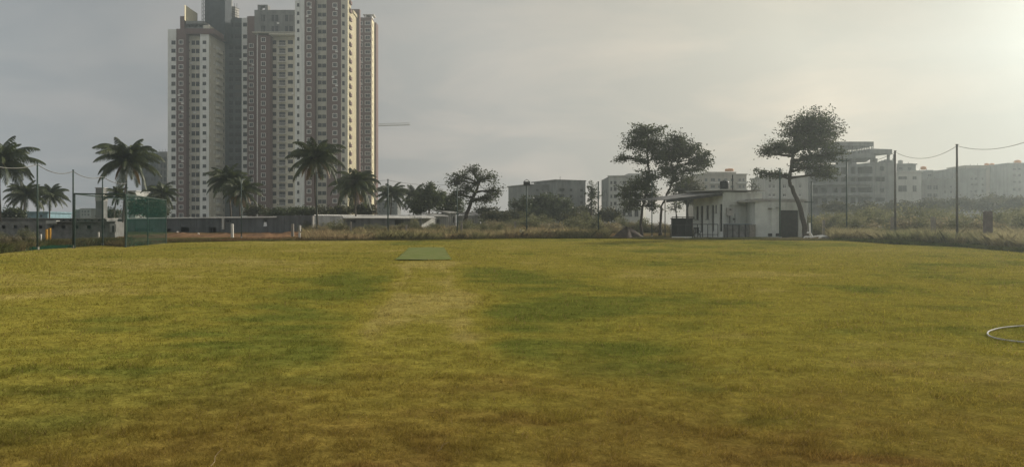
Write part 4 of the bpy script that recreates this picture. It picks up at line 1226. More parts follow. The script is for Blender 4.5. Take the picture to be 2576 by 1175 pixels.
m = MB(); m.obox((Xat(1838, dh + .4), dh + .4), (Xat(1902, dh + 2.2), dh + 2.2), Zat(516.6, dh), Zat(515.6, dh), .3, -.06); HU.part(m, 'wall_band', 'conc')
m = MB(); m.obox((Xat(1735, 88), 85.2), (Xat(1905, 88), 86.6), .1, .42, 2.5, -.5); HU.part(m, 'plinth', 'conc')
HU.finish()
water_tank(1811, 1834, 454, 476, 88.5, 'tank', 'black plastic water tank on the club hut roof')
vp = MB(); vp.tube([(Xat(1843, 89), 89, Zat(480, 89)), (Xat(1843, 89), 89, Zat(440, 89))], .07, 8); vp.box(Xat(1843, 89) - .12, 88.88, Zat(481, 89), Xat(1843, 89) + .12, 89.12, Zat(479, 89))
o = vp.build('vent_pipe', MT['steel']); tag(o, 'thin dark vent pipe standing on the club hut roof beside the tank', 'pipe')

# annex
p0 = (Xat(1900, 84.6), 84.6); p1 = (Xat(1963.5, 84.6), 84.6); p2 = (Xat(2030, 86.0), 86.0)
AN = Building('annex', (p0[0], 84.6, zg(*p0)), 'white flat roofed annex with two narrow doors and a dark shutter, beside the club hut', 'hut')
zA = Zat(508.5, 84.6)
wins = []
for xa, xb, ya, yb in ((1932.5, 1941, 525, 587), (1952, 1960.5, 523.5, 587)):
    u0, _ = ray_plane(p0, p1, xa); u1, _ = ray_plane(p0, p1, xb); wins.append((u0, u1, Zat(yb, 84.6), Zat(ya, 84.6), 'open'))
AN.wall(p0, p1, .0, zA, wins, 'hutwall', thick=5, depth=.12)
for w in wins:
    m = MB(); m.box(p0[0] + w[0] + .003, 84.68, w[2] + .003, p0[0] + w[1] - .003, 84.78, w[3] - .003); AN.part(m, 'door', 'hutwall')
    m = MB(); m.box(p0[0] + w[0] - .03, 84.5, w[2] - .33, p0[0] + w[1] + .03, 84.597, w[2] - .01); AN.part(m, 'vent', 'darkdoor')
    m = MB(); m.box(p0[0] + w[0] - .03, 84.42, w[3] + .01, p0[0] + w[1] + .03, 84.597, w[3] + .07); AN.part(m, 'drip_ledge', 'dframe')
pw = (p1[0] + .01, 84.75)
u0, _ = ray_plane(pw, p2, 1964); u1, _ = ray_plane(pw, p2, 2009)
AN.wall(pw, p2, .0, zA, [(u0, u1, .32, Zat(529, 85), 'open')], 'hutwall', thick=5, depth=.3)
uv = (Vector(p2) - Vector(pw)).normalized(); q0 = Vector(pw) + uv * (u0 + .02); q1 = Vector(pw) + uv * (u1 - .02)
m = MB(); zs0, zs1 = .33, Zat(529, 85) - .01
for k in range(14):
    z0 = zs0 + (zs1 - zs0) * k / 14; m.obox(q0, q1, z0, z0 + (zs1 - zs0) / 14 - .03, .08, .1 + .0)
    m.obox(q0, q1, z0 + (zs1 - zs0) / 14 - .03, z0 + (zs1 - zs0) / 14, .05, .13)
AN.part(m, 'shutter', 'shutter')
m = MB(); m.obox((Xat(1889, 84.2), 84.2), (Xat(2033, 86), 86), zA, zA + .22, 6); AN.part(m, 'roof_slab', 'conc')
m = MB(); m.obox((Xat(1908, 85), 85), (Xat(2028, 86.4), 86.4), zA + .22, zA + .38, 4.6); AN.part(m, 'roof_step', 'conc')
AN.finish()
# trough beside the hut wall
T = thing('water_trough', (Xat(1857, 84.9), 84.9, .3), 'concrete water trough with a blue grey lid against the club hut wall', 'trough')
x0, x1 = Xat(1826, 84.6), Xat(1889, 84.6); z0, z1 = .2, Zat(563.5, 84.6)
m = MB(); m.box(x0 + .05, 84.4, z0, x1 - .05, 85.7, z1 - .08); m.build('basin', MT['block'], T)
m = MB(); m.box(x0, 84.3, z1 - .08, x1, 85.8, z1); m.build('lid', MT['bluegrey'], T)
for k in range(5):
    xx = x0 + (x1 - x0) * k / 4; xx = min(max(xx, x0 + .08), x1 - .08); m = MB(); m.box(xx - .05, 84.31, z0, xx + .05, 84.397, z1 - .082); m.build('corner_post', MT['shutter'], T)
m = MB(); x0, x1 = Xat(1885.5, 84.2), Xat(1899.5, 84.2); m.box(x0, 84.0, .2, x1, 84.9, Zat(567, 84.2)); m.box(x0 - .04, 83.96, Zat(567, 84.2), x1 + .04, 84.94, Zat(565.5, 84.2))
o = m.build('brick_box', MT['stone']); tag(o, 'small brown masonry box at the end of the water trough', 'box')

# railings, counter, chair under the canopy
def railing(name, label, x0, x1, y0, y1, d, nposts, mids=1, mat='steel'):
    r = thing(name, (Xat(x0, d), d, zg(Xat(x0, d), d)), label, 'railing')
    zt_, zb = Zat(y0, d), zg(Xat(x0, d), d) - .05
    m = MB(); m.tube([(Xat(x0, d), d, zt_), (Xat(x1, d), d, zt_)], .045, 6); m.build('top_rail', MT[mat], r)
    for q in range(mids):
        zz = zb + (zt_ - zb) * (q + .4) / (mids + .4); m = MB(); m.tube([(Xat(x0, d), d, zz), (Xat(x1, d), d, zz)], .035, 6); m.build('mid_rail', MT[mat], r)
    for k in range(nposts):
        xx = Xat(x0, d) + (Xat(x1, d) - Xat(x0, d)) * k / (nposts - 1); m = MB(); m.tube([(xx, d, zb), (xx, d, zt_)], .045, 6); m.build('post', MT[mat], r)
    return r


railing('railing', 'dark pipe railing at the open end of the club hut canopy', 1686, 1742, 566, 595, 85.6, 4, 1)
railing('railing', 'dark pipe railing in front of the club hut doors', 1742, 1806, 564.5, 595, 85.2, 6, 1)
CO = thing('counter', (Xat(1715, 90), 90, .4), 'dark counter with a shelf rail under the club hut canopy', 'counter')
m = MB(); m.obox((Xat(1691, 90), 90), (Xat(1743, 90), 90), .35, Zat(551, 90), .6); m.build('front', MT['shutter'], CO)
m = MB(); m.obox((Xat(1689, 90), 90), (Xat(1745, 90), 90), Zat(551, 90), Zat(549, 90), .8, -.1); m.build('top', MT['steel'], CO)
m = MB(); m.tube([(Xat(1690, 90), 89.9, Zat(546.5, 90)), (Xat(1745, 90), 89.9, Zat(546.5, 90))], .05, 6)
for xx in (1690, 1717, 1745): m.tube([(Xat(xx, 90), 89.9, Zat(549, 90)), (Xat(xx, 90), 89.9, Zat(546.5, 90))], .04, 5)
m.build('shelf_rail', MT['steel'], CO)
m = MB(); m.box(Xat(1690, 85.4), 85.3, .36, Xat(1745, 85.4), 85.45, .47); o = m.build('white_beam', MT['pvc']); tag(o, 'white beam lying on the ground below the canopy railing', 'beam')
# plastic chair
dc = 84.6; xc = Xat(1753, dc); zc0 = zg(xc, dc)
CHR = thing('chair', (xc, dc, zc0), 'dark plastic chair in front of the club hut railing', 'chair')
m = MB(); m.box(xc - .3, dc - .3, zc0 + .5, xc + .3, dc + .3, zc0 + .56); m.build('seat', MT['darkdoor'], CHR)
m = MB()
for k in range(4): m.box(xc - .3 + k * .16, dc + .26, zc0 + .56, xc - .3 + k * .16 + .11, dc + .32, zc0 + 1.05)
m.box(xc - .3, dc + .255, zc0 + 1.05, xc + .3, dc + .325, zc0 + 1.2); m.build('backrest', MT['darkdoor'], CHR)
for sx_ in (-1, 1):
    for sy_ in (-1, 1):
        m = MB(); m.tube([(xc + sx_ * .26, dc + sy_ * .26, zc0 + .5), (xc + sx_ * .38, dc + sy_ * .36, zc0 - .02)], [.045, .035], 6); m.build('leg', MT['darkdoor'], CHR)
    m = MB(); m.tube([(xc + sx_ * .33, dc - .28, zc0 + .56), (xc + sx_ * .34, dc - .26, zc0 + .76), (xc + sx_ * .33, dc + .3, zc0 + .78)], .035, 6); m.build('arm', MT['darkdoor'], CHR)

# white pipes by the leaning tree
dq = hit(2038, 601) - .3
def wp(x, y, dd=0.0): return (Xat(x, dq + dd), dq + dd, Zat(y, dq + dd))
m = MB(); m.tube([wp(2036.5, 561), wp(2037.5, 585)], .09, 8); m.tube([wp(2030, 586), wp(2037.5, 585), wp(2045, 597)], .09, 8); m.tube([wp(2037.5, 585), wp(2039, 598, .5)], .07, 8)
o = m.build('pipe_stand', MT['pvc']); tag(o, 'white three armed pipe stand beside the leaning tree', 'pipe stand')
m = MB(); zz = zg(Xat(2050, dq), dq) + .12
pp = [(Xat(xx, dq + dy), dq + dy, zz + dz) for xx, dy, dz in ((2023, .4, 0), (2028, -.2, .12), (2042, -.4, .06), (2058, -.2, .18), (2072, 0, .1), (2082, .3, .16), (2078, .8, .05))]
m.tube(pp, .08, 8)
m.tube([(Xat(xx, dq + dy), dq + dy, zz + dz) for xx, dy, dz in ((2050, .6, .1), (2066, .2, .22), (2080, .1, .16))], .07, 8)
m.tube([(Xat(xx, dq + dy), dq + dy, zz + dz) for xx, dy, dz in ((2060, -.5, -.02), (2070, .1, .1), (2084, .5, .06))], .07, 8)
m.tube([(Xat(xx, dq + dy), dq + dy, zz + dz) for xx, dy, dz in ((2022, -.2, -.04), (2025, .1, .1), (2032, .2, .02))], .07, 8)
o = m.build('pipe_bundle', MT['pvc']); tag(o, 'tangled white pipe bundle lying on the ground by the leaning tree', 'pipes')

# ------------------------------------------------------------------ poles, ropes
PT = {}


def pole(x, ytop, ybase, d, label, w=4.0, mat='gpole', flood=None, arm=None, group='poles round the lawn'):
    X = Xat(x, d); z0 = zg(X, d); z1 = Zat(ytop, d); r = w * d / F / 2
    P_ = thing('net_pole', (X, d, z0), label, 'pole', group)
    m = MB(); m.tube([(X, d, z0 - .2), (X, d, z0 + (z1 - z0) * .5), (X, d, z1)], [r, r * .95, r * .85], 8); m.build('shaft', MT[mat], P_, True)
    m = MB(); m.tube([(X, d, z1 - .02), (X, d, z1 + .05)], r * 1.1, 8); m.build('cap', MT[mat], P_)
    m = MB(); m.tube([(X, d, z0 - .2), (X, d, z0 + .18)], r * 2.0, 8); m.build('footing', MT['conc'], P_)
    if flood:
        m = MB(); m.box(X - .38, d - .3, z1 - .2, X + .38, d + .0, z1 + .25); fl = m.build('flood_light', MT['steel'], P_)
        m = MB(); m.box(X - .3, d - .33, z1 - .14, X + .3, d - .302, z1 + .19); m.build('lens', MT['glass'], fl)
        m = MB(); m.tube([(X - .35, d - .1, z1 + .25), (X, d - .1, z1 + .5), (X + .35, d - .1, z1 + .25)], .04, 5); m.build('bracket', MT['steel'], P_)
    if arm:
        m = MB(); zz = Zat(arm, d); m.box(X - .75, d - .06, zz - .05, X + .2, d + .06, zz + .05); m.build('crossarm', MT[mat], P_)
    PT[x] = Vector((X, d, z1))
    return P_


pole(94, 411, 628, 52, 'green net pole standing alone, nearest the dark block shed end', 4.2)
pole(184, 429, 622, 57, 'green net pole at the open corner of the practice net', 4)
pole(258, 442, 617, 65, 'green net pole rising beside the concrete pillar, along the practice net', 3.2)
pole(319, 459, 615, 70, 'green net pole at the far corner of the practice net below the big palm', 3.2)
pole(607, 452, 606, 88, 'faint thin pole in front of the yellowing palm and long grey shed', 2.6)
pole(797, 436, 605, 89, 'thin pole in line with the tallest palm trunk', 2.6)
pole(976, 452, 604, 90, 'dark pole beside the short green palm beyond the white roof', 3.6)
pole(1150, 462, 601, 89, 'pole with a flood light, in front of the bare crowned tree', 3.6, flood=1)
pole(1325, 463, 600, 90, 'pole with a flood light, standing clear before the grey apartment block', 3.6, flood=1)
pole(1505, 458, 600, 89, 'plain dark pole between the thin tree and the twin trees', 3.6)
pole(1640, 452, 600, 90, 'thin pole between the trunks of the twin trees', 2.6)
pole(1962, 426, 602, 82.5, 'tall pole at the corner of the white annex and its dark shutter', 4.6)
pole(2041.5, 458, 602, 84, 'slim pole with a short crossarm just past the leaning trunk', 3.6, arm=509)
pole(2130, 401, 604, 79, 'pole with a square lamp bracket before the unfinished building', 3.8, arm=405)
pole(2252, 381, 612, 67, 'thick grey pole at the outer corner of the unfinished building', 6.0, 'metal')
pole(2407.5, 365, 618, 60.5, 'thickest grey pole, carrying a sagging rope on both sides', 6.2, 'metal')
# poles beyond the frame that carry the ropes
pole(2640, 330, 640, 47, 'grey pole outside the frame carrying the rope end', 6, 'metal')
pole(-60, 400, 650, 44, 'green pole outside the frame carrying the net rope end', 4)


def rope(x0, x1, sag, label, r=.028):
    a, b = PT[x0], PT[x1]; m = MB()
    pts = []
    for i in range(17):
        t = i / 16; p = a.lerp(b, t); p.z -= sag * 4 * t * (1 - t) + .08; pts.append(p)
    m.tube(pts, r, 5); o = m.build('rope', MT['rope']); tag(o, label, 'rope', 'ropes slung between the poles')


rope(-60, 94, .35, 'rope running off the picture from the lone green pole')
rope(94, 184, .35, 'sagging rope between the lone green pole and the practice net corner')
rope(184, 258, .3, 'rope slung between the practice net corner and the pole by the pillar')
rope(258, 319, .25, 'short rope below the fronds of the big palm')
rope(797, 976, .35, 'thin wire crossing in front of the tower to the short palm', .018)
rope(976, 1150, .3, 'thin wire above the small palms beyond the white roof', .018)
rope(1150, 1325, .45, 'thin wire between the two flood light poles', .02)
rope(2252, 2407.5, .75, 'sagging rope between the two thick grey poles', .017)
rope(2407.5, 2640, .6, 'rope rising from the thickest pole out of the picture', .017)
rope(2130, 2252, .5, 'thin rope before the open top storey of the unfinished building', .02)

# ------------------------------------------------------------------ practice net
A0 = Vector((Xat(184, 57), 57)); B0 = Vector((Xat(316, 58.4), 58.4)); C0 = Vector((Xat(418, 71), 71)); D0 = A0 + (C0 - B0)
PN = thing('practice_net', (A0.x, A0.y, 0), 'green cricket practice net cage on a dark steel frame at the edge of the lawn', 'practice net')
zN = 3.98
posts = [A0 + Vector((.12, 0)), B0, C0, D0 + Vector((0, .15)), (B0 + C0) / 2, (A0 + D0) / 2 + Vector((.15, 0))]
for p in posts:
    m = MB(); m.tube([(p.x, p.y, zg(*p) - .15), (p.x, p.y, zN)], .07 if p is B0 else .045, 8); m.build('post', MT['gpole'], PN)
for p, q in ((A0, B0), (B0, C0), (C0, D0), (A0, D0), ((B0 + C0) / 2, (A0 + D0) / 2)):
    m = MB(); m.tube([(p.x, p.y, zN), (q.x, q.y, zN)], .05, 6); m.build('rail', MT['gpole'], PN)
for p, q, in ((B0, C0), (C0, D0), (A0, D0)):
    m = MB(); n = 14
    u = (q - p); nn = Vector((-u.y, u.x)).normalized()
    for i in range(n):
        for k in range(4):
            pts = []
            for ii, kk in ((i, k), (i + 1, k), (i + 1, k + 1), (i, k + 1)):
                t = ii / n; s = kk / 4; w = .10 * math.sin(t * 9.4) * math.sin(s * 3.14); o_ = p + u * t + nn * w
                pts.append((o_.x, o_.y, .03 + (zN - .05) * s + (.05 if 0 else 0)))
            m.poly(pts)
    m.build('netting', MT['net' if p is B0 else 'netthin'], PN)
m = MB(); n = 10
for i in range(n):
    for k in range(4):
        pts = []
        for ii, kk in ((i, k), (i + 1, k), (i + 1, k + 1), (i, k + 1)):
            t = ii / n; s = kk / 4; p = (A0 + (B0 - A0) * s) + (D0 - A0) * t; pts.append((p.x, p.y, zN - .01 - .18 * math.sin(3.14 * s) * abs(math.sin(t * 6.28))))
        m.poly(pts)
m.build('netting', MT['netthin'], PN)
# low bunched net running on from the cage
m = MB(); pr = [Vector((Xat(-60, 44), 44)), Vector((Xat(94, 52), 52)), A0]
for s0, s1 in zip(pr, pr[1:]):
    n = 110
    for i in range(n):
        a_, b_ = s0.lerp(s1, i / n), s0.lerp(s1, (i + 1) / n); h0, h1 = [.10 + .22 * float(fbm(np.array([q_.x * .8]), np.array([q_.y * .8]), 3)[0]) for q_ in (a_, b_)]
        m.poly([(a_.x, a_.y, .01), (b_.x, b_.y, .01), (b_.x, b_.y + .25, h1), (a_.x, a_.y + .25, h0)])
        m.poly([(a_.x, a_.y + .25, h0), (b_.x, b_.y + .25, h1), (b_.x, b_.y + .5, .01), (a_.x, a_.y + .5, .01)])
o = m.build('boundary_net', MT['netlow']); tag(o, 'bunched green boundary net lying along the lawn edge', 'net')

# ------------------------------------------------------------------ short posts
def post(x, y0, d, w, mat, label, name='post', tilt=0.0, group='short marker posts beyond the lawn'):
    X = Xat(x, d); z0 = zg(X, d) - .15; z1 = Zat(y0, d); r = w * d / F / 2
    m = MB(); sh = tilt * (z1 - z0)
    ring = []
    for zz, k in ((z0, 1.0), (z0 + (z1 - z0) * .5, .97), (z1 - r * .3, .93), (z1, .7)):
        t = (zz - z0) / (z1 - z0)
        ring.append([(X + sh * t + sx_ * r * k, d + sy_ * r * k, zz) for sx_, sy_ in ((-1, -1), (1, -1), (1, 1), (-1, 1))])
    n0 = 0
    for rg in ring: m.v += rg
    for i in range(3):
        for k in range(4): m.f.append((i * 4 + k, i * 4 + (k + 1) % 4, i * 4 + 4 + (k + 1) % 4, i * 4 + 4 + k))
    m.f.append((12, 13, 14, 15))
    o = m.build(name, MT[mat]); tag(o, label, 'post', group)


post(125, 574, 66, 5.5, 'yellow', 'tall yellow post in front of the block shed')
post(117, 577, 68, 4, 'yellow', 'dull yellow post just behind the tall yellow one')
post(103, 589, 72, 3, 'wpost', 'short white post beside the yellow posts')
post(248, 584, 80, 3.2, 'wpost', 'thin white post inside the practice net view, near the pillar')
post(446, 582, 99, 4, 'wpost', 'small white post on the red earth near the shed opening')
post(499, 586, 99, 3.5, 'wpost', 'smallest white post on the red earth before the shed door')
post(584.5, 563, 88, 5.5, 'wpost', 'thick white post on the lawn edge in front of the long grey shed', tilt=-.01)
post(736, 563, 92, 6, 'stone', 'grey stone post beside the shed corner')
post(753, 567, 87, 4.5, 'wpost', 'leaning white post next to the grey stone post', tilt=.05)
post(882.5, 557, 93, 4.2, 'stone', 'pale stone post with a short crossbar in the dry grass')
post(1022, 566, 91, 4, 'stone', 'stone post half lost in dry grass below the white roofed shed')
post(1161, 558, 90, 5.5, 'stone', 'stone post right beside the flood light pole')
post(1296, 557, 100, 5, 'stone', 'worn stone post in the scrub behind the leaning board')
post(2245, 546, 72, 7, 'stone', 'stone post close to the thick grey pole by the unfinished building')
post(2349, 546, 62.5, 9, 'stone', 'weathered stone post in olive scrub between the thick poles', tilt=-.03)
post(2485, 531, 59, 16, 'redstone', 'stout weathered masonry pillar in the scrub', name='masonry_pillar')
post(2072, 554, 88, 6, 'stone', 'stone post in the scrub past the leaning tree')
cbm = MB(); cbm.box(Xat(870, 93), 92.95, Zat(558, 93), Xat(886, 93), 93.05, Zat(556.5, 93)); o = cbm.build('crossbar', MT['steel']); tag(o, 'short dark crossbar on top of the pale stone post', 'bar')

# ------------------------------------------------------------------ soil mound, red earth ridge, debris
def mound(name, x, d, rx, ry, h, mat, label, cat, seed=1):
    X = Xat(x, d); z0 = zg(X, d) - .08; nA, nR = 48, 14; v = []; r_ = random.Random(seed)
    for i in range(nR + 1):
        t = i / nR
        for k in range(nA):
            w = 2 * math.pi * k / nA
            wob = 1 + .16 * math.sin(3 * w + seed) + .08 * math.sin(7 * w)
            xx = X + rx * t * wob * math.cos(w); yy = d + ry * t * wob * math.sin(w)
            zz = z0 + h * (1 - t ** 1.25) ** 1.1 * (1 + .12 * math.sin(5 * w + 4 * t)) + .1 * float(fbm(np.array([xx * 2.2]), np.array([yy * 2.2]), 3)[0]) * (1 - t)
            v.append((xx, yy, zz))
    f = np.array([(i * nA + k, (i + 1) * nA + k, (i + 1) * nA + (k + 1) % nA, i * nA + (k + 1) % nA) for i in range(nR) for k in range(nA)])
    o = np_mesh(name, np.array(v), f, MT[mat], smooth=True); return tag(o, label, cat)


mound('soil_mound', 1576, 90.0, 2.0, 1.7, 1.15, 'soil', 'brown soil mound at the foot of the twin trees', 'mound', 2)
for i, (xx, dd, rx, ry, hh, lab) in enumerate(((455, 98, 5.0, 1.6, .45, 'low red earth heap near the practice net'), (560, 96, 5.5, 1.5, .42, 'long red earth heap behind the thick white post'),
                                               (670, 95, 5.0, 1.4, .5, 'red earth heap below the cloth opening of the grey shed'), (735, 97, 3.0, 1.3, .55, 'red earth heap at the shed corner by the stone post'), (370, 92, 4.5, 1.5, .35, 'red earth heap seen through the practice net'))):
    mound('earth_heap', xx, dd, rx, ry, hh, 'red', lab, 'mound', i + 5)
mound('rubble_heap', 2190, 74, 2.0, 1.2, .55, 'debris', 'dark rubble heap near the thick grey pole', 'mound', 12)
mound('rubble_heap', 2105, 82, 2.2, 1.2, .6, 'debris', 'dark rubble heap beside the white pipe bundle', 'mound', 14)
mound('rubble_heap', 1880 - 100, 84.2, 2.6, .8, .14, 'soil', 'thin spill of soil before the club hut plinth', 'mound', 15)


def board(x, y, d, w, h, tilt, mat, label, roll=0.0):
    c = W(x, y, d); c.z = zg(c.x, d) + .5 * h * math.cos(tilt) + .02
    R_ = Matrix.Rotation(roll, 3, 'Y') @ Matrix.Rotation(tilt, 3, 'X')
    m = MB(); m.box(-w / 2, -.03, -h / 2, w / 2, .03, h / 2); m.v = [tuple(c + R_ @ Vector(q)) for q in m.v]
    o = m.build('board', MT[mat]); tag(o, label, 'board')


board(1313, 589, 88.7, .9, 1.0, math.radians(38), 'board', 'pale board leaning in the dry grass by the flood light pole', .5)
board(1276, 592, 88.9, 1.0, .5, math.radians(70), 'board', 'small pale board lying beside the leaning board')
board(1430, 594, 88.6, 3.2, .5, math.radians(84), 'debris', 'dark flat sheet on the ground before the scrub')
board(1465, 594, 88.4, 2.6, .5, math.radians(82), 'board', 'long pale plank at the lawn edge near the plain pole')
board(2343, 604, 64, .7, .3, math.radians(75), 'board', 'pale scrap of board beside the weathered stone post')
board(2432, 603, 66, .5, .25, math.radians(75), 'board', 'pale scrap lying past the thickest pole')
board(1262, 594, 89.2, 1.4, .4, math.radians(80), 'debris', 'dark broken sheet next to the small pale board')
board(2152, 600, 78, .5, .5, math.radians(30), 'board', 'small pale block of rubbish near the pole with lamp bracket')

# ------------------------------------------------------------------ hose and twigs on the turf
pts = []
dN_, dF_ = hit(2530, 866), hit(2530, 828)
cy = (dN_ + dF_) / 2 - .04; ryy = (dF_ - dN_) / 2 * 1.15; xl = Xat(2484, cy)
for i in range(90):
    w = math.pi * (0.46 + 1.08 * i / 89)
    xx = xl + 0.85 + 0.85 * math.cos(w); yy = cy + ryy * math.sin(w)
    pts.append((xx + (yy - cy) * .6, yy))
pts = [(pts[0][0] + 3.2, pts[0][1] + .1), (pts[0][0] + 1.4, pts[0][1] + .05)] + pts + [(pts[-1][0] + .8, pts[-1][1] - .1), (pts[-1][0] + 3.0, pts[-1][1] - .35)]
m = MB(); m.tube([(a_, b_, float(lawn_z(np.array([a_]), np.array([b_]))[0]) + .022) for i, (a_, b_) in enumerate(pts)], .011, 10)
o = m.build('hose', MT['hose'], smooth=True); tag(o, 'pale garden hose lying in a loop on the lawn', 'hose')
for (xa, ya, xb, yb, lab) in ((530, 1177, 556, 1152, 'thin straw coloured twig lying on the near turf'), (1100, 1139, 1126, 1136, 'short pale twig on the brown patch of near turf')):
    da_, db_ = hit(xa, ya), hit(xb, yb)
    q0 = (Xat(xa, da_), da_); q1 = (Xat(xb, db_), db_)
    m = MB(); n = 5; pp = []
    for i in range(n):
        t = i / (n - 1); pp.append((q0[0] + (q1[0] - q0[0]) * t + .01 * math.sin(i * 2), q0[1] + (q1[1] - q0[1]) * t, float(lawn_z(np.array([q0[0]]), np.array([q0[1]]))[0]) + .035 + .012 * i))
    m.tube(pp, [.002, .002, .0018, .0015, .001], 6); o = m.build('twig', MT['twig']); tag(o, lab, 'twig')

# ------------------------------------------------------------------ palms
def palm(x, ycrown, ybase, d, rpx, label, seed, lean=0.0, dry=3, nf=24, droop=1.0, trunk_w=7.0):
    r_ = random.Random(seed)
    top = W(x, ycrown, d); bx_ = top.x - lean; z0 = zg(bx_, d) - .1
    P_ = thing('palm_tree', (bx_, d, z0 + .1), label, 'palm tree', 'coconut palms')
    R = rpx * d / F
    m = MB(); pts = []; rad = []
    for i in range(13):
        t = i / 12
        pts.append((bx_ + lean * t ** 1.6 + .12 * math.sin(t * 5 + seed), d + .15 * math.sin(t * 3 + seed), z0 + (top.z - z0) * t))
        rad.append((.15 * (1 - t * .35) + .12 * max(0, .12 - t) / .12) * trunk_w / 7.0 * (1 + .05 * (i % 2)))
    m.tube(pts, rad, 8); m.build('trunk', MT['pbark'], P_, True)
    top = Vector(pts[-1])
    nf = int(nf * 1.25); green = MB(); dryb = MB()
    for fi in range(nf + dry):
        isdry = fi >= nf
        az_ = fi * 2.39996 + r_.uniform(-.25, .25)
        if isdry: el = r_.uniform(-.9, -.4)
        else:
            t = fi / nf
            el = 1.42 - 2.0 * t ** 1.0 + r_.uniform(-.12, .12)
        L = R * r_.uniform(.95, 1.2) * (.85 if el > 1.0 else 1.05) * (.75 if isdry else 1)
        n = 16; p = top.copy(); ds = L / n
        e = el; path = [p.copy()]; curl = (1.15 if el > .6 else .95) * droop * r_.uniform(.8, 1.2)
        hd = Vector((math.cos(az_), math.sin(az_), 0)); sd = Vector((-hd.y, hd.x, 0))
        tw = r_.uniform(-.15, .15)
        for i in range(n):
            e -= curl * (0.35 + 1.3 * i / n) / n * (1.25 if e > -1.25 else .1)
            p = p + (hd * math.cos(e) + Vector((0, 0, 1)) * math.sin(e) + sd * tw * i / n) * ds
            path.append(p.copy())
        B_ = dryb if isdry else green
        B_.tube(path, [.045 * (1 - .8 * i / n) + .008 for i in range(n + 1)], 4, cap=False)
        for i in range(2, n + 1):
            for sub in (0, .33, .66):
                if i == n and sub: continue
                q = path[i].lerp(path[min(n, i + 1)], sub)
                t = (i + sub) / n
                tan = (path[min(n, i + 1)] - path[i - 1]).normalized()
                ll = L * .235 * (math.sin(math.pi * min(1, .12 + .85 * t)) * .9 + .15) * r_.uniform(.8, 1.15)
                for s_ in (-1, 1):
                    out = (sd * s_ * .75 + tan * .55 + Vector((0, 0, -.55 - .4 * r_.random()))).normalized()
                    w = tan * .044 * max(1, R / 3.2)
                    mid = q + out * ll * .5 + Vector((0, 0, .04 * ll)); tip = q + out * ll + Vector((0, 0, -.22 * ll))
                    B_.poly([q - w * .6, q + w * .6, mid + w, mid - w]); B_.poly([mid - w, mid + w, tip])
    green.build('crown', MT['palm'], P_)
    if dry: dryb.build('dry_frond', MT['palmdry'], P_)
    m = MB()
    for k in range(7):
        w = k * .9; c_ = top + Vector((.28 * math.cos(w), .28 * math.sin(w), -.25 - .1 * (k % 2)))
        m.tube([c_ + Vector((0, 0, .13)), c_ + Vector((0, 0, .05)), c_ + Vector((0, 0, -.06)), c_ + Vector((0, 0, -.13))], [.04, .12, .12, .04], 7)
    m.build('coconut_cluster', MT['palmdry'], P_, True)
    return P_


palm(4, 405, 595, 98, 82, 'large dark palm cut off by the edge of the picture', 1, lean=.4, dry=2, nf=28)
palm(66, 488, 560, 128, 52, 'small palm just right of the large cut off palm', 2, lean=.3, dry=1, nf=24)
palm(124, 490, 560, 140, 46, 'small round palm standing free beyond the block shed', 3, dry=1, nf=26, lean=-.3)
palm(318, 400, 590, 107, 80, 'big palm above the practice net with yellow coconuts', 4, dry=2, nf=30, lean=.3)
palm(296, 488, 590, 128, 36, 'thin young palm below the big palm', 21, dry=0, nf=14, lean=.6)
palm(408, 486, 575, 140, 44, 'dusty palm in front of the tower edge beside the big palm', 5, dry=1, nf=22)
palm(572, 452, 575, 122, 58, 'dark palm of the pair in front of the dark recess between towers', 6, dry=1, nf=26, lean=-.5)
palm(606, 478, 580, 118, 52, 'yellowing palm of the pair, with hanging dead fronds', 7, dry=7, nf=20, lean=.3)
palm(793, 396, 595, 101, 72, 'tallest palm standing alone before the brown tower front', 8, dry=4, nf=26, lean=-.2)
palm(893, 462, 590, 117, 66, 'broad drooping palm above the white roof by the tower edge', 9, dry=4, nf=30, lean=-.3, droop=1.25)
palm(983, 488, 560, 145, 44, 'small feathery palm clear against the sky beyond the white roof', 10, dry=1, nf=24)
palm(1042, 492, 560, 150, 42, 'small palm half merged with dark trees', 11, dry=1, nf=20, lean=.4)

# ------------------------------------------------------------------ broadleaf trees
def leaves_np(cent, size, rng, squash=.55):
    n = len(cent)
    a = rng.normal(0, 1, (n, 3)); a /= np.linalg.norm(a, axis=1)[:, None]
    b = rng.normal(0, 1, (n, 3)); b -= (b * a).sum(1)[:, None] * a; b /= np.linalg.norm(b, axis=1)[:, None]
    s = size * rng.uniform(.6, 1.35, n)[:, None]
    v = np.empty((n, 4, 3))
    v[:, 0] = cent - a * s; v[:, 1] = cent + b * s * squash; v[:, 2] = cent + a * s; v[:, 3] = cent - b * s * squash
    return v.reshape(-1, 3)


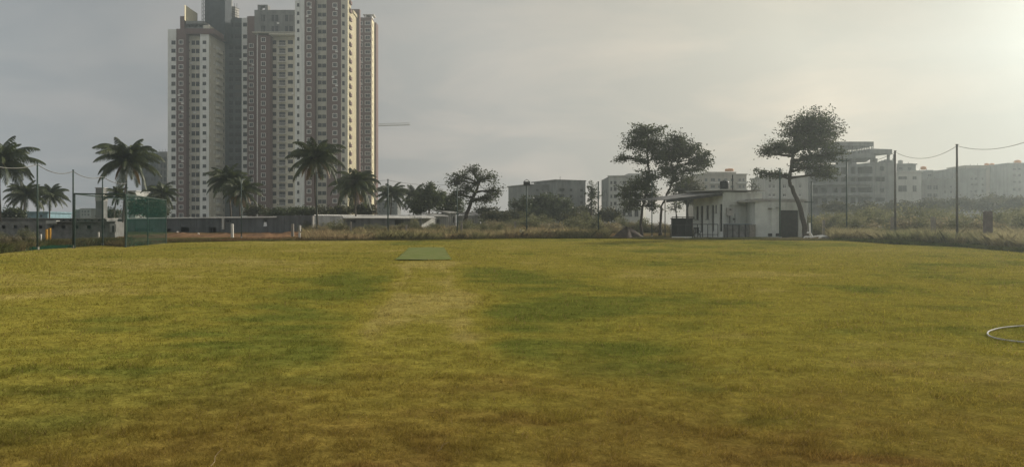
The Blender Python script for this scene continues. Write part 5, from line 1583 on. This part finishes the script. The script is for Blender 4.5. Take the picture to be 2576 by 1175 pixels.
def tree(label, d, trunk, lobes, seed, dens=1.0, size=.15, twig=26, mat='leaf', tr=.2, depth=.7, cat='tree', name='broadleaf_tree', clump=.34, group=None, fork=None):
    """trunk: sight-line points bottom to top; lobes: (x, y, rx, ry) of the crown's masses"""
    r_ = random.Random(seed); rng = np.random.default_rng(seed)
    p = [W(a, b, d) for a, b in trunk]; p[0].z = zg(p[0].x, d) - .1
    root = thing(name, (p[0].x, d, p[0].z + .1), label, cat, group)
    m = MB(); n = len(p)
    sp = []
    for i in range(n - 1):
        for k in range(4): sp.append(p[i].lerp(p[i + 1], k / 4) + Vector((r_.uniform(-.05, .05), r_.uniform(-.1, .1), 0)))
    sp.append(p[-1]); nn = len(sp)
    rad = [tr * (1 - .55 * i / nn) + tr * .5 * max(0, 1 - i / 2.2) for i in range(nn)]
    m.tube(sp, rad, 9)
    cents = []
    px = d / F
    for li, (lx, ly, rx, ry) in enumerate(lobes):
        c = W(lx, ly, d); c.y += r_.uniform(-1, 1) * depth * rx * px * .8
        rx_, rz_ = rx * px, ry * px; ry_ = max(rx_, rz_) * depth
        # limb from the nearest sensible trunk point
        cand = [q for q in sp[nn // 3:] if q.z < c.z - .2 * rz_] or sp[nn // 3: nn // 3 + 1]
        s0 = min(cand, key=lambda q: (q - c).length + .4 * abs(q.z - c.z))
        mid = s0.lerp(c, .5) + Vector((r_.uniform(-.4, .4), r_.uniform(-.4, .4), r_.uniform(.1, .5))) * rx_ * .5
        limb = []
        for i in range(7):
            t = i / 6; limb.append(s0 * (1 - t) ** 2 + mid * 2 * t * (1 - t) + c * t * t + Vector((r_.uniform(-.1, .1), r_.uniform(-.1, .1), r_.uniform(-.08, .08))))
        m.tube(limb, [max(.03, tr * .5 * (1 - .75 * i / 6)) for i in range(7)], 6)
        nt_ = int(1.9 * twig * (rx * ry) / 900 * dens ** .3) + 8
        for k in range(nt_):
            u_ = rng.normal(0, 1, 3); u_ /= np.linalg.norm(u_); rr = r_.uniform(.15, 1.45) ** .5
            e = Vector((c.x + u_[0] * rx_ * rr, c.y + u_[1] * ry_ * rr, c.z + u_[2] * rz_ * rr * (1 if u_[2] > 0 else .8)))
            b0 = limb[r_.randint(2, 6)]; mm = b0.lerp(e, .55) + Vector((r_.uniform(-.2, .2), r_.uniform(-.2, .2), r_.uniform(-.05, .25)))
            m.tube([b0, mm, e], [.035, .022, .008], 4, cap=False)
            for q, wt in ((e, 1.0), (mm.lerp(e, .5), .8), (mm, .45)):
                nl = max(1, int(8 * dens * wt * r_.uniform(.2, 1.8)))
                cents.append(np.array(q)[None] + rng.normal(0, clump * r_.uniform(.6, 1.25), (nl, 3)) * np.array([.8, .8, .5]))
    m.build('trunk', MT['bark'], root, True)
    cents = np.concatenate(cents)
    v = leaves_np(cents, size * .8, rng)
    np_mesh('crown', v, np.arange(len(v)).reshape(-1, 4), MT[mat], root)
    return root


tree('taller of the twin trees, with a forked trunk, beside the soil mound', 93,
     [(1615, 592), (1612, 560), (1617, 520), (1630, 470), (1633, 430), (1628, 380), (1630, 345)],
     [(1629, 328, 46, 20), (1596, 360, 34, 28), (1563, 401, 22, 13), (1630, 372, 36, 30), (1610, 405, 30, 18), (1630, 447, 34, 24), (1572, 488, 30, 22), (1600, 500, 20, 20), (1640, 490, 22, 22), (1655, 360, 24, 24), (1652, 395, 24, 26), (1612, 335, 26, 18), (1586, 520, 26, 18), (1622, 470, 30, 26), (1641, 520, 22, 18), (1600, 470, 28, 22)], 31, dens=.95, size=.16, tr=.18)
tree('broader of the twin trees, spreading over the club hut canopy', 94,
     [(1662, 590), (1661, 560), (1664, 520), (1684, 475), (1700, 440), (1705, 410)],
     [(1692, 378, 40, 34), (1731, 384, 36, 32), (1762, 406, 28, 24), (1699, 346, 26, 20), (1740, 430, 40, 18), (1690, 426, 28, 24), (1776, 412, 14, 12), (1720, 356, 24, 16), (1752, 374, 20, 16), (1672, 394, 24, 28), (1670, 430, 20, 20), (1704, 455, 30, 18), (1776, 396, 16, 14)], 32, dens=.9, size=.16, tr=.18)
tree('tree with a leaning trunk and wide crown, growing against the annex', 83.4,
     [(2028, 600), (2022, 560), (2010, 514), (1993, 475), (1986, 458), (1990, 425), (1996, 385)],
     [(2039, 301, 56, 24), (1994, 330, 48, 26), (1950, 370, 38, 24), (2024, 366, 58, 32), (2086, 316, 40, 22), (2070, 356, 44, 26), (2054, 424, 46, 20), (1945, 440, 44, 12), (1910, 436, 20, 9), (2100, 336, 26, 12), (1978, 372, 36, 26), (2010, 420, 22, 16), (2030, 402, 40, 20), (1925, 386, 14, 12), (2012, 315, 40, 22), (2086, 392, 38, 24), (2086, 440, 36, 18), (2060, 330, 50, 26)], 33, dens=.85, size=.15, tr=.30)
tree('bare crowned spreading tree with twisting limbs in the middle distance', 104,
     [(1166, 580), (1168, 565), (1174, 540), (1184, 510), (1196, 485), (1205, 462)],
     [(1188, 430, 26, 13), (1138, 456, 17, 24), (1218, 452, 34, 22), (1248, 480, 20, 22), (1172, 478, 34, 20), (1205, 505, 42, 12), (1232, 500, 26, 14), (1150, 490, 22, 14), (1160, 445, 20, 16)], 34, dens=.62, size=.17, tr=.34, twig=40, clump=.36)
GT = 'trees beyond the scrub'
tree('dark bushy tree right beside the small merged palm', 124, [(1079, 570), (1079, 530), (1079, 505)], [(1079, 487, 20, 22), (1066, 508, 24, 22), (1090, 508, 22, 22), (1046, 520, 32, 20)], 35, dens=2.6, size=.22, clump=.55, group=GT)
tree('dark low tree behind the whitewashed gabled hut', 128, [(1114, 570), (1114, 530)], [(1112, 500, 24, 20), (1136, 510, 22, 22), (1122, 520, 30, 18), (1150, 522, 20, 18)], 36, dens=2.4, size=.22, clump=.55, group=GT)
tree('dense dark tree below the grey apartment block', 135, [(1378, 575), (1378, 545)], [(1372, 515, 42, 22), (1345, 522, 26, 22), (1404, 522, 30, 22), (1380, 538, 60, 18)], 37, dens=2.6, size=.26, clump=.6, group=GT)
tree('small ragged tree just left of the dense dark tree', 120, [(1316, 575), (1317, 530)], [(1316, 503, 11, 13), (1326, 512, 12, 12), (1294, 514, 14, 12), (1308, 530, 20, 12)], 38, dens=.9, size=.2, group=GT)
tree('thin open tree with light foliage by the grey apartment block', 135, [(1490, 575), (1488, 530), (1489, 490)], [(1489, 470, 16, 14), (1484, 492, 14, 16), (1497, 490, 14, 18), (1492, 514, 18, 16)], 39, dens=.7, size=.2, group=GT)
tree('hazy olive tree behind the broader twin tree', 118, [(1730, 580), (1730, 520)], [(1730, 465, 34, 24), (1712, 480, 28, 24), (1752, 480, 24, 22), (1735, 500, 30, 18)], 40, dens=1.5, size=.2, mat='leaf2', group=GT)
tree('sparse slender tree seen below the club hut canopy', 105, [(1701, 590), (1702, 545), (1697, 520)], [(1698, 512, 16, 14), (1712, 520, 14, 10), (1690, 526, 12, 10)], 41, dens=.3, size=.16, tr=.12, group=GT)
tree('leafless looking small tree between hut roof and leaning tree', 125, [(1890, 560), (1890, 510), (1892, 480)], [(1892, 462, 16, 18), (1902, 474, 14, 16)], 42, dens=.18, size=.16, tr=.1, group=GT)
for i, (xx, yy, rx, ry, d, lab) in enumerate(((640, 528, 26, 12, 150, 'round green bush tree behind the white roof edge near the pair of palms'), (760, 531, 40, 10, 135, 'green bush tree behind the shed corner below the tallest palm'),
                                              (840, 530, 46, 12, 135, 'green bush tree along the white roofed shed'), (700, 534, 34, 8, 140, 'low bush tree behind the flat end of the grey shed'),
                                              (915, 526, 26, 12, 128, 'dark bush tree under the drooping palm'), (30, 536, 26, 12, 118, 'scrubby tree beneath the cut off palm'), (370, 520, 40, 22, 135, 'dim bushy tree behind the practice net'), (395, 535, 26, 14, 135, 'low bushy tree next to the dim one behind the practice net'),
                                              (275, 536, 22, 10, 150, 'low tree at the foot of the concrete pillar'))):
    tree(lab, d, [(xx, 570), (xx, yy + 4)], [(xx, yy, rx, ry), (xx - rx * .5, yy + 4, rx * .6, ry * .9), (xx + rx * .5, yy + 3, rx * .6, ry * .9)], 50 + i, dens=1.8, size=.24, clump=.5, group=GT, mat='leaf' if i % 2 else 'leaf2')
for i, (xx, yy, rx, ry, d) in enumerate(((2105, 520, 34, 12, 135), (2180, 522, 40, 12, 138), (2265, 520, 40, 14, 140), (2340, 515, 44, 16, 145), (2420, 512, 44, 16, 142), (2500, 508, 46, 18, 138), (2570, 512, 46, 18, 132), (1530, 540, 30, 14, 125), (1450, 548, 34, 12, 120), (1250, 545, 34, 12, 122), (1420, 528, 34, 18, 142), (1468, 536, 26, 16, 138), (1225, 532, 26, 16, 135), (1290, 540, 28, 12, 138))):
    labs = ['low hazy tree in front of the unfinished building, near the leaning tree', 'low hazy tree in front of the middle of the unfinished building', 'hazy tree before the cream stepped house', 'hazy tree before the dark arched house', 'hazy tree behind the thickest pole',
            'hazy tree under the two orange roof tanks', 'hazy tree at the edge of the picture below the tallest house', 'green tree low between the plain pole and the twin trees', 'low green tree right of the dense dark tree', 'low green tree right of the bare crowned tree', 'dark green tree covering the lower corner of the grey apartment block', 'bushy tree between the grey apartment block and the thin open tree', 'dark tree just past the crown of the bare crowned tree', 'low bushy tree below the gap beside the small ragged tree']
    tree(labs[i], d, [(xx, 580), (xx, yy + 6)], [(xx, yy, rx * .7, ry), (xx - rx * .55, yy + 6, rx * .6, ry), (xx + rx * .5, yy + 5, rx * .6, ry)], 70 + i, dens=1.6, size=.24, clump=.55, group=GT, mat='leaf2')

# ------------------------------------------------------------------ shrubs in the scrub
def shrub_proto(seed, mat, w, h, nl, label):
    r_ = random.Random(seed); rng = np.random.default_rng(seed)
    root = thing('shrub', (0, 0, 0), label, 'shrub', 'shrubs in the scrub beyond the lawn')
    m = MB(); cents = []
    for k in range(16):
        az_ = r_.uniform(0, 6.28); ro = r_.uniform(.1, 1) ** .6; e = Vector((w * ro * math.cos(az_), w * ro * math.sin(az_), h * (1 - .55 * ro ** 2) * r_.uniform(.55, 1.05)))
        m.tube([(e.x * .12, e.y * .12, -.1), (e.x * .5, e.y * .5, e.z * .55), e], [.03, .02, .008], 4, cap=False)
        for t in (1.0, .75, .5, .3):
            n_ = int(nl * r_.uniform(.4, 1.5) / 60)
            cents.append(np.array(e)[None] * np.array([t, t, t]) + rng.normal(0, .26, (n_, 3)) * np.array([1.1, 1.1, .8]))
    c = np.concatenate(cents); c[:, 2] = np.abs(c[:, 2])
    m.build('stem', MT['bark'], root)
    v = leaves_np(c, .085, rng, .5)
    np_mesh('foliage', v, np.arange(len(v)).reshape(-1, 4), MT[mat], root)
    return root


protos = [shrub_proto(101, 'scrub', 1.5, 2.0, 4200, 'olive shrub'), shrub_proto(102, 'scrub2', 1.4, 1.7, 3200, 'dry brown shrub'), shrub_proto(103, 'scrub', 1.8, 2.6, 4600, 'tall olive shrub'), shrub_proto(104, 'scrub2', 1.2, 1.3, 2600, 'low dry shrub')]
used = [False] * 4
KIND = ['olive shrub', 'dry brown shrub', 'tall olive shrub', 'low dry shrub']


def put_shrub(k, x, d, s, place):
    X = Xat(x, d); loc = Vector((X, d, zg(X, d) - .05)); lab = f'{KIND[k]} {place}'
    if not used[k]:
        used[k] = True; o = protos[k]; o.location = loc; o.scale = (s, s, s); o['label'] = lab
    else:
        copy_thing(protos[k], loc, random.uniform(0, 6.28), s, lab)


ZONES = [(760, 870, 94, 106, 7, .9, 'in the dry grass below the tallest palm'), (870, 1100, 96, 108, 12, .75, 'in front of the white roofed shed'),
         (1100, 1300, 95, 118, 16, .8, 'in the scrub below the bare crowned tree'), (1330, 1540, 97, 122, 20, 1.0, 'in the scrub before the grey apartment block'),
         (1210, 1340, 100, 125, 8, 1.1, 'between the two flood light poles'), (2040, 2130, 88, 105, 12, 1.15, 'in the scrub just past the leaning tree'), (2140, 2250, 78, 104, 18, 1.2, 'in the scrub before the unfinished building'),
         (2260, 2400, 72, 100, 22, 1.2, 'in the scrub between the two thick poles'), (2415, 2620, 66, 96, 28, 1.25, 'in the scrub past the thickest pole'), (-20, 100, 70, 82, 5, .55, 'in front of the block shed by the lone green pole'),
         (1540, 1680, 104, 118, 8, 1.0, 'behind the twin trees')]
rs = random.Random(5)
for x0, x1, da_, db_, n, sc_, place in ZONES:
    for i in range(n):
        t = (i + rs.random()) / n
        d = da_ + (db_ - da_) * rs.random()
        k = rs.choice((0, 0, 2, 1, 3) if x0 > 2000 else (1, 1, 3, 0, 2))
        put_shrub(k, x0 + (x1 - x0) * t, d, sc_ * rs.uniform(.7, 1.2), place)
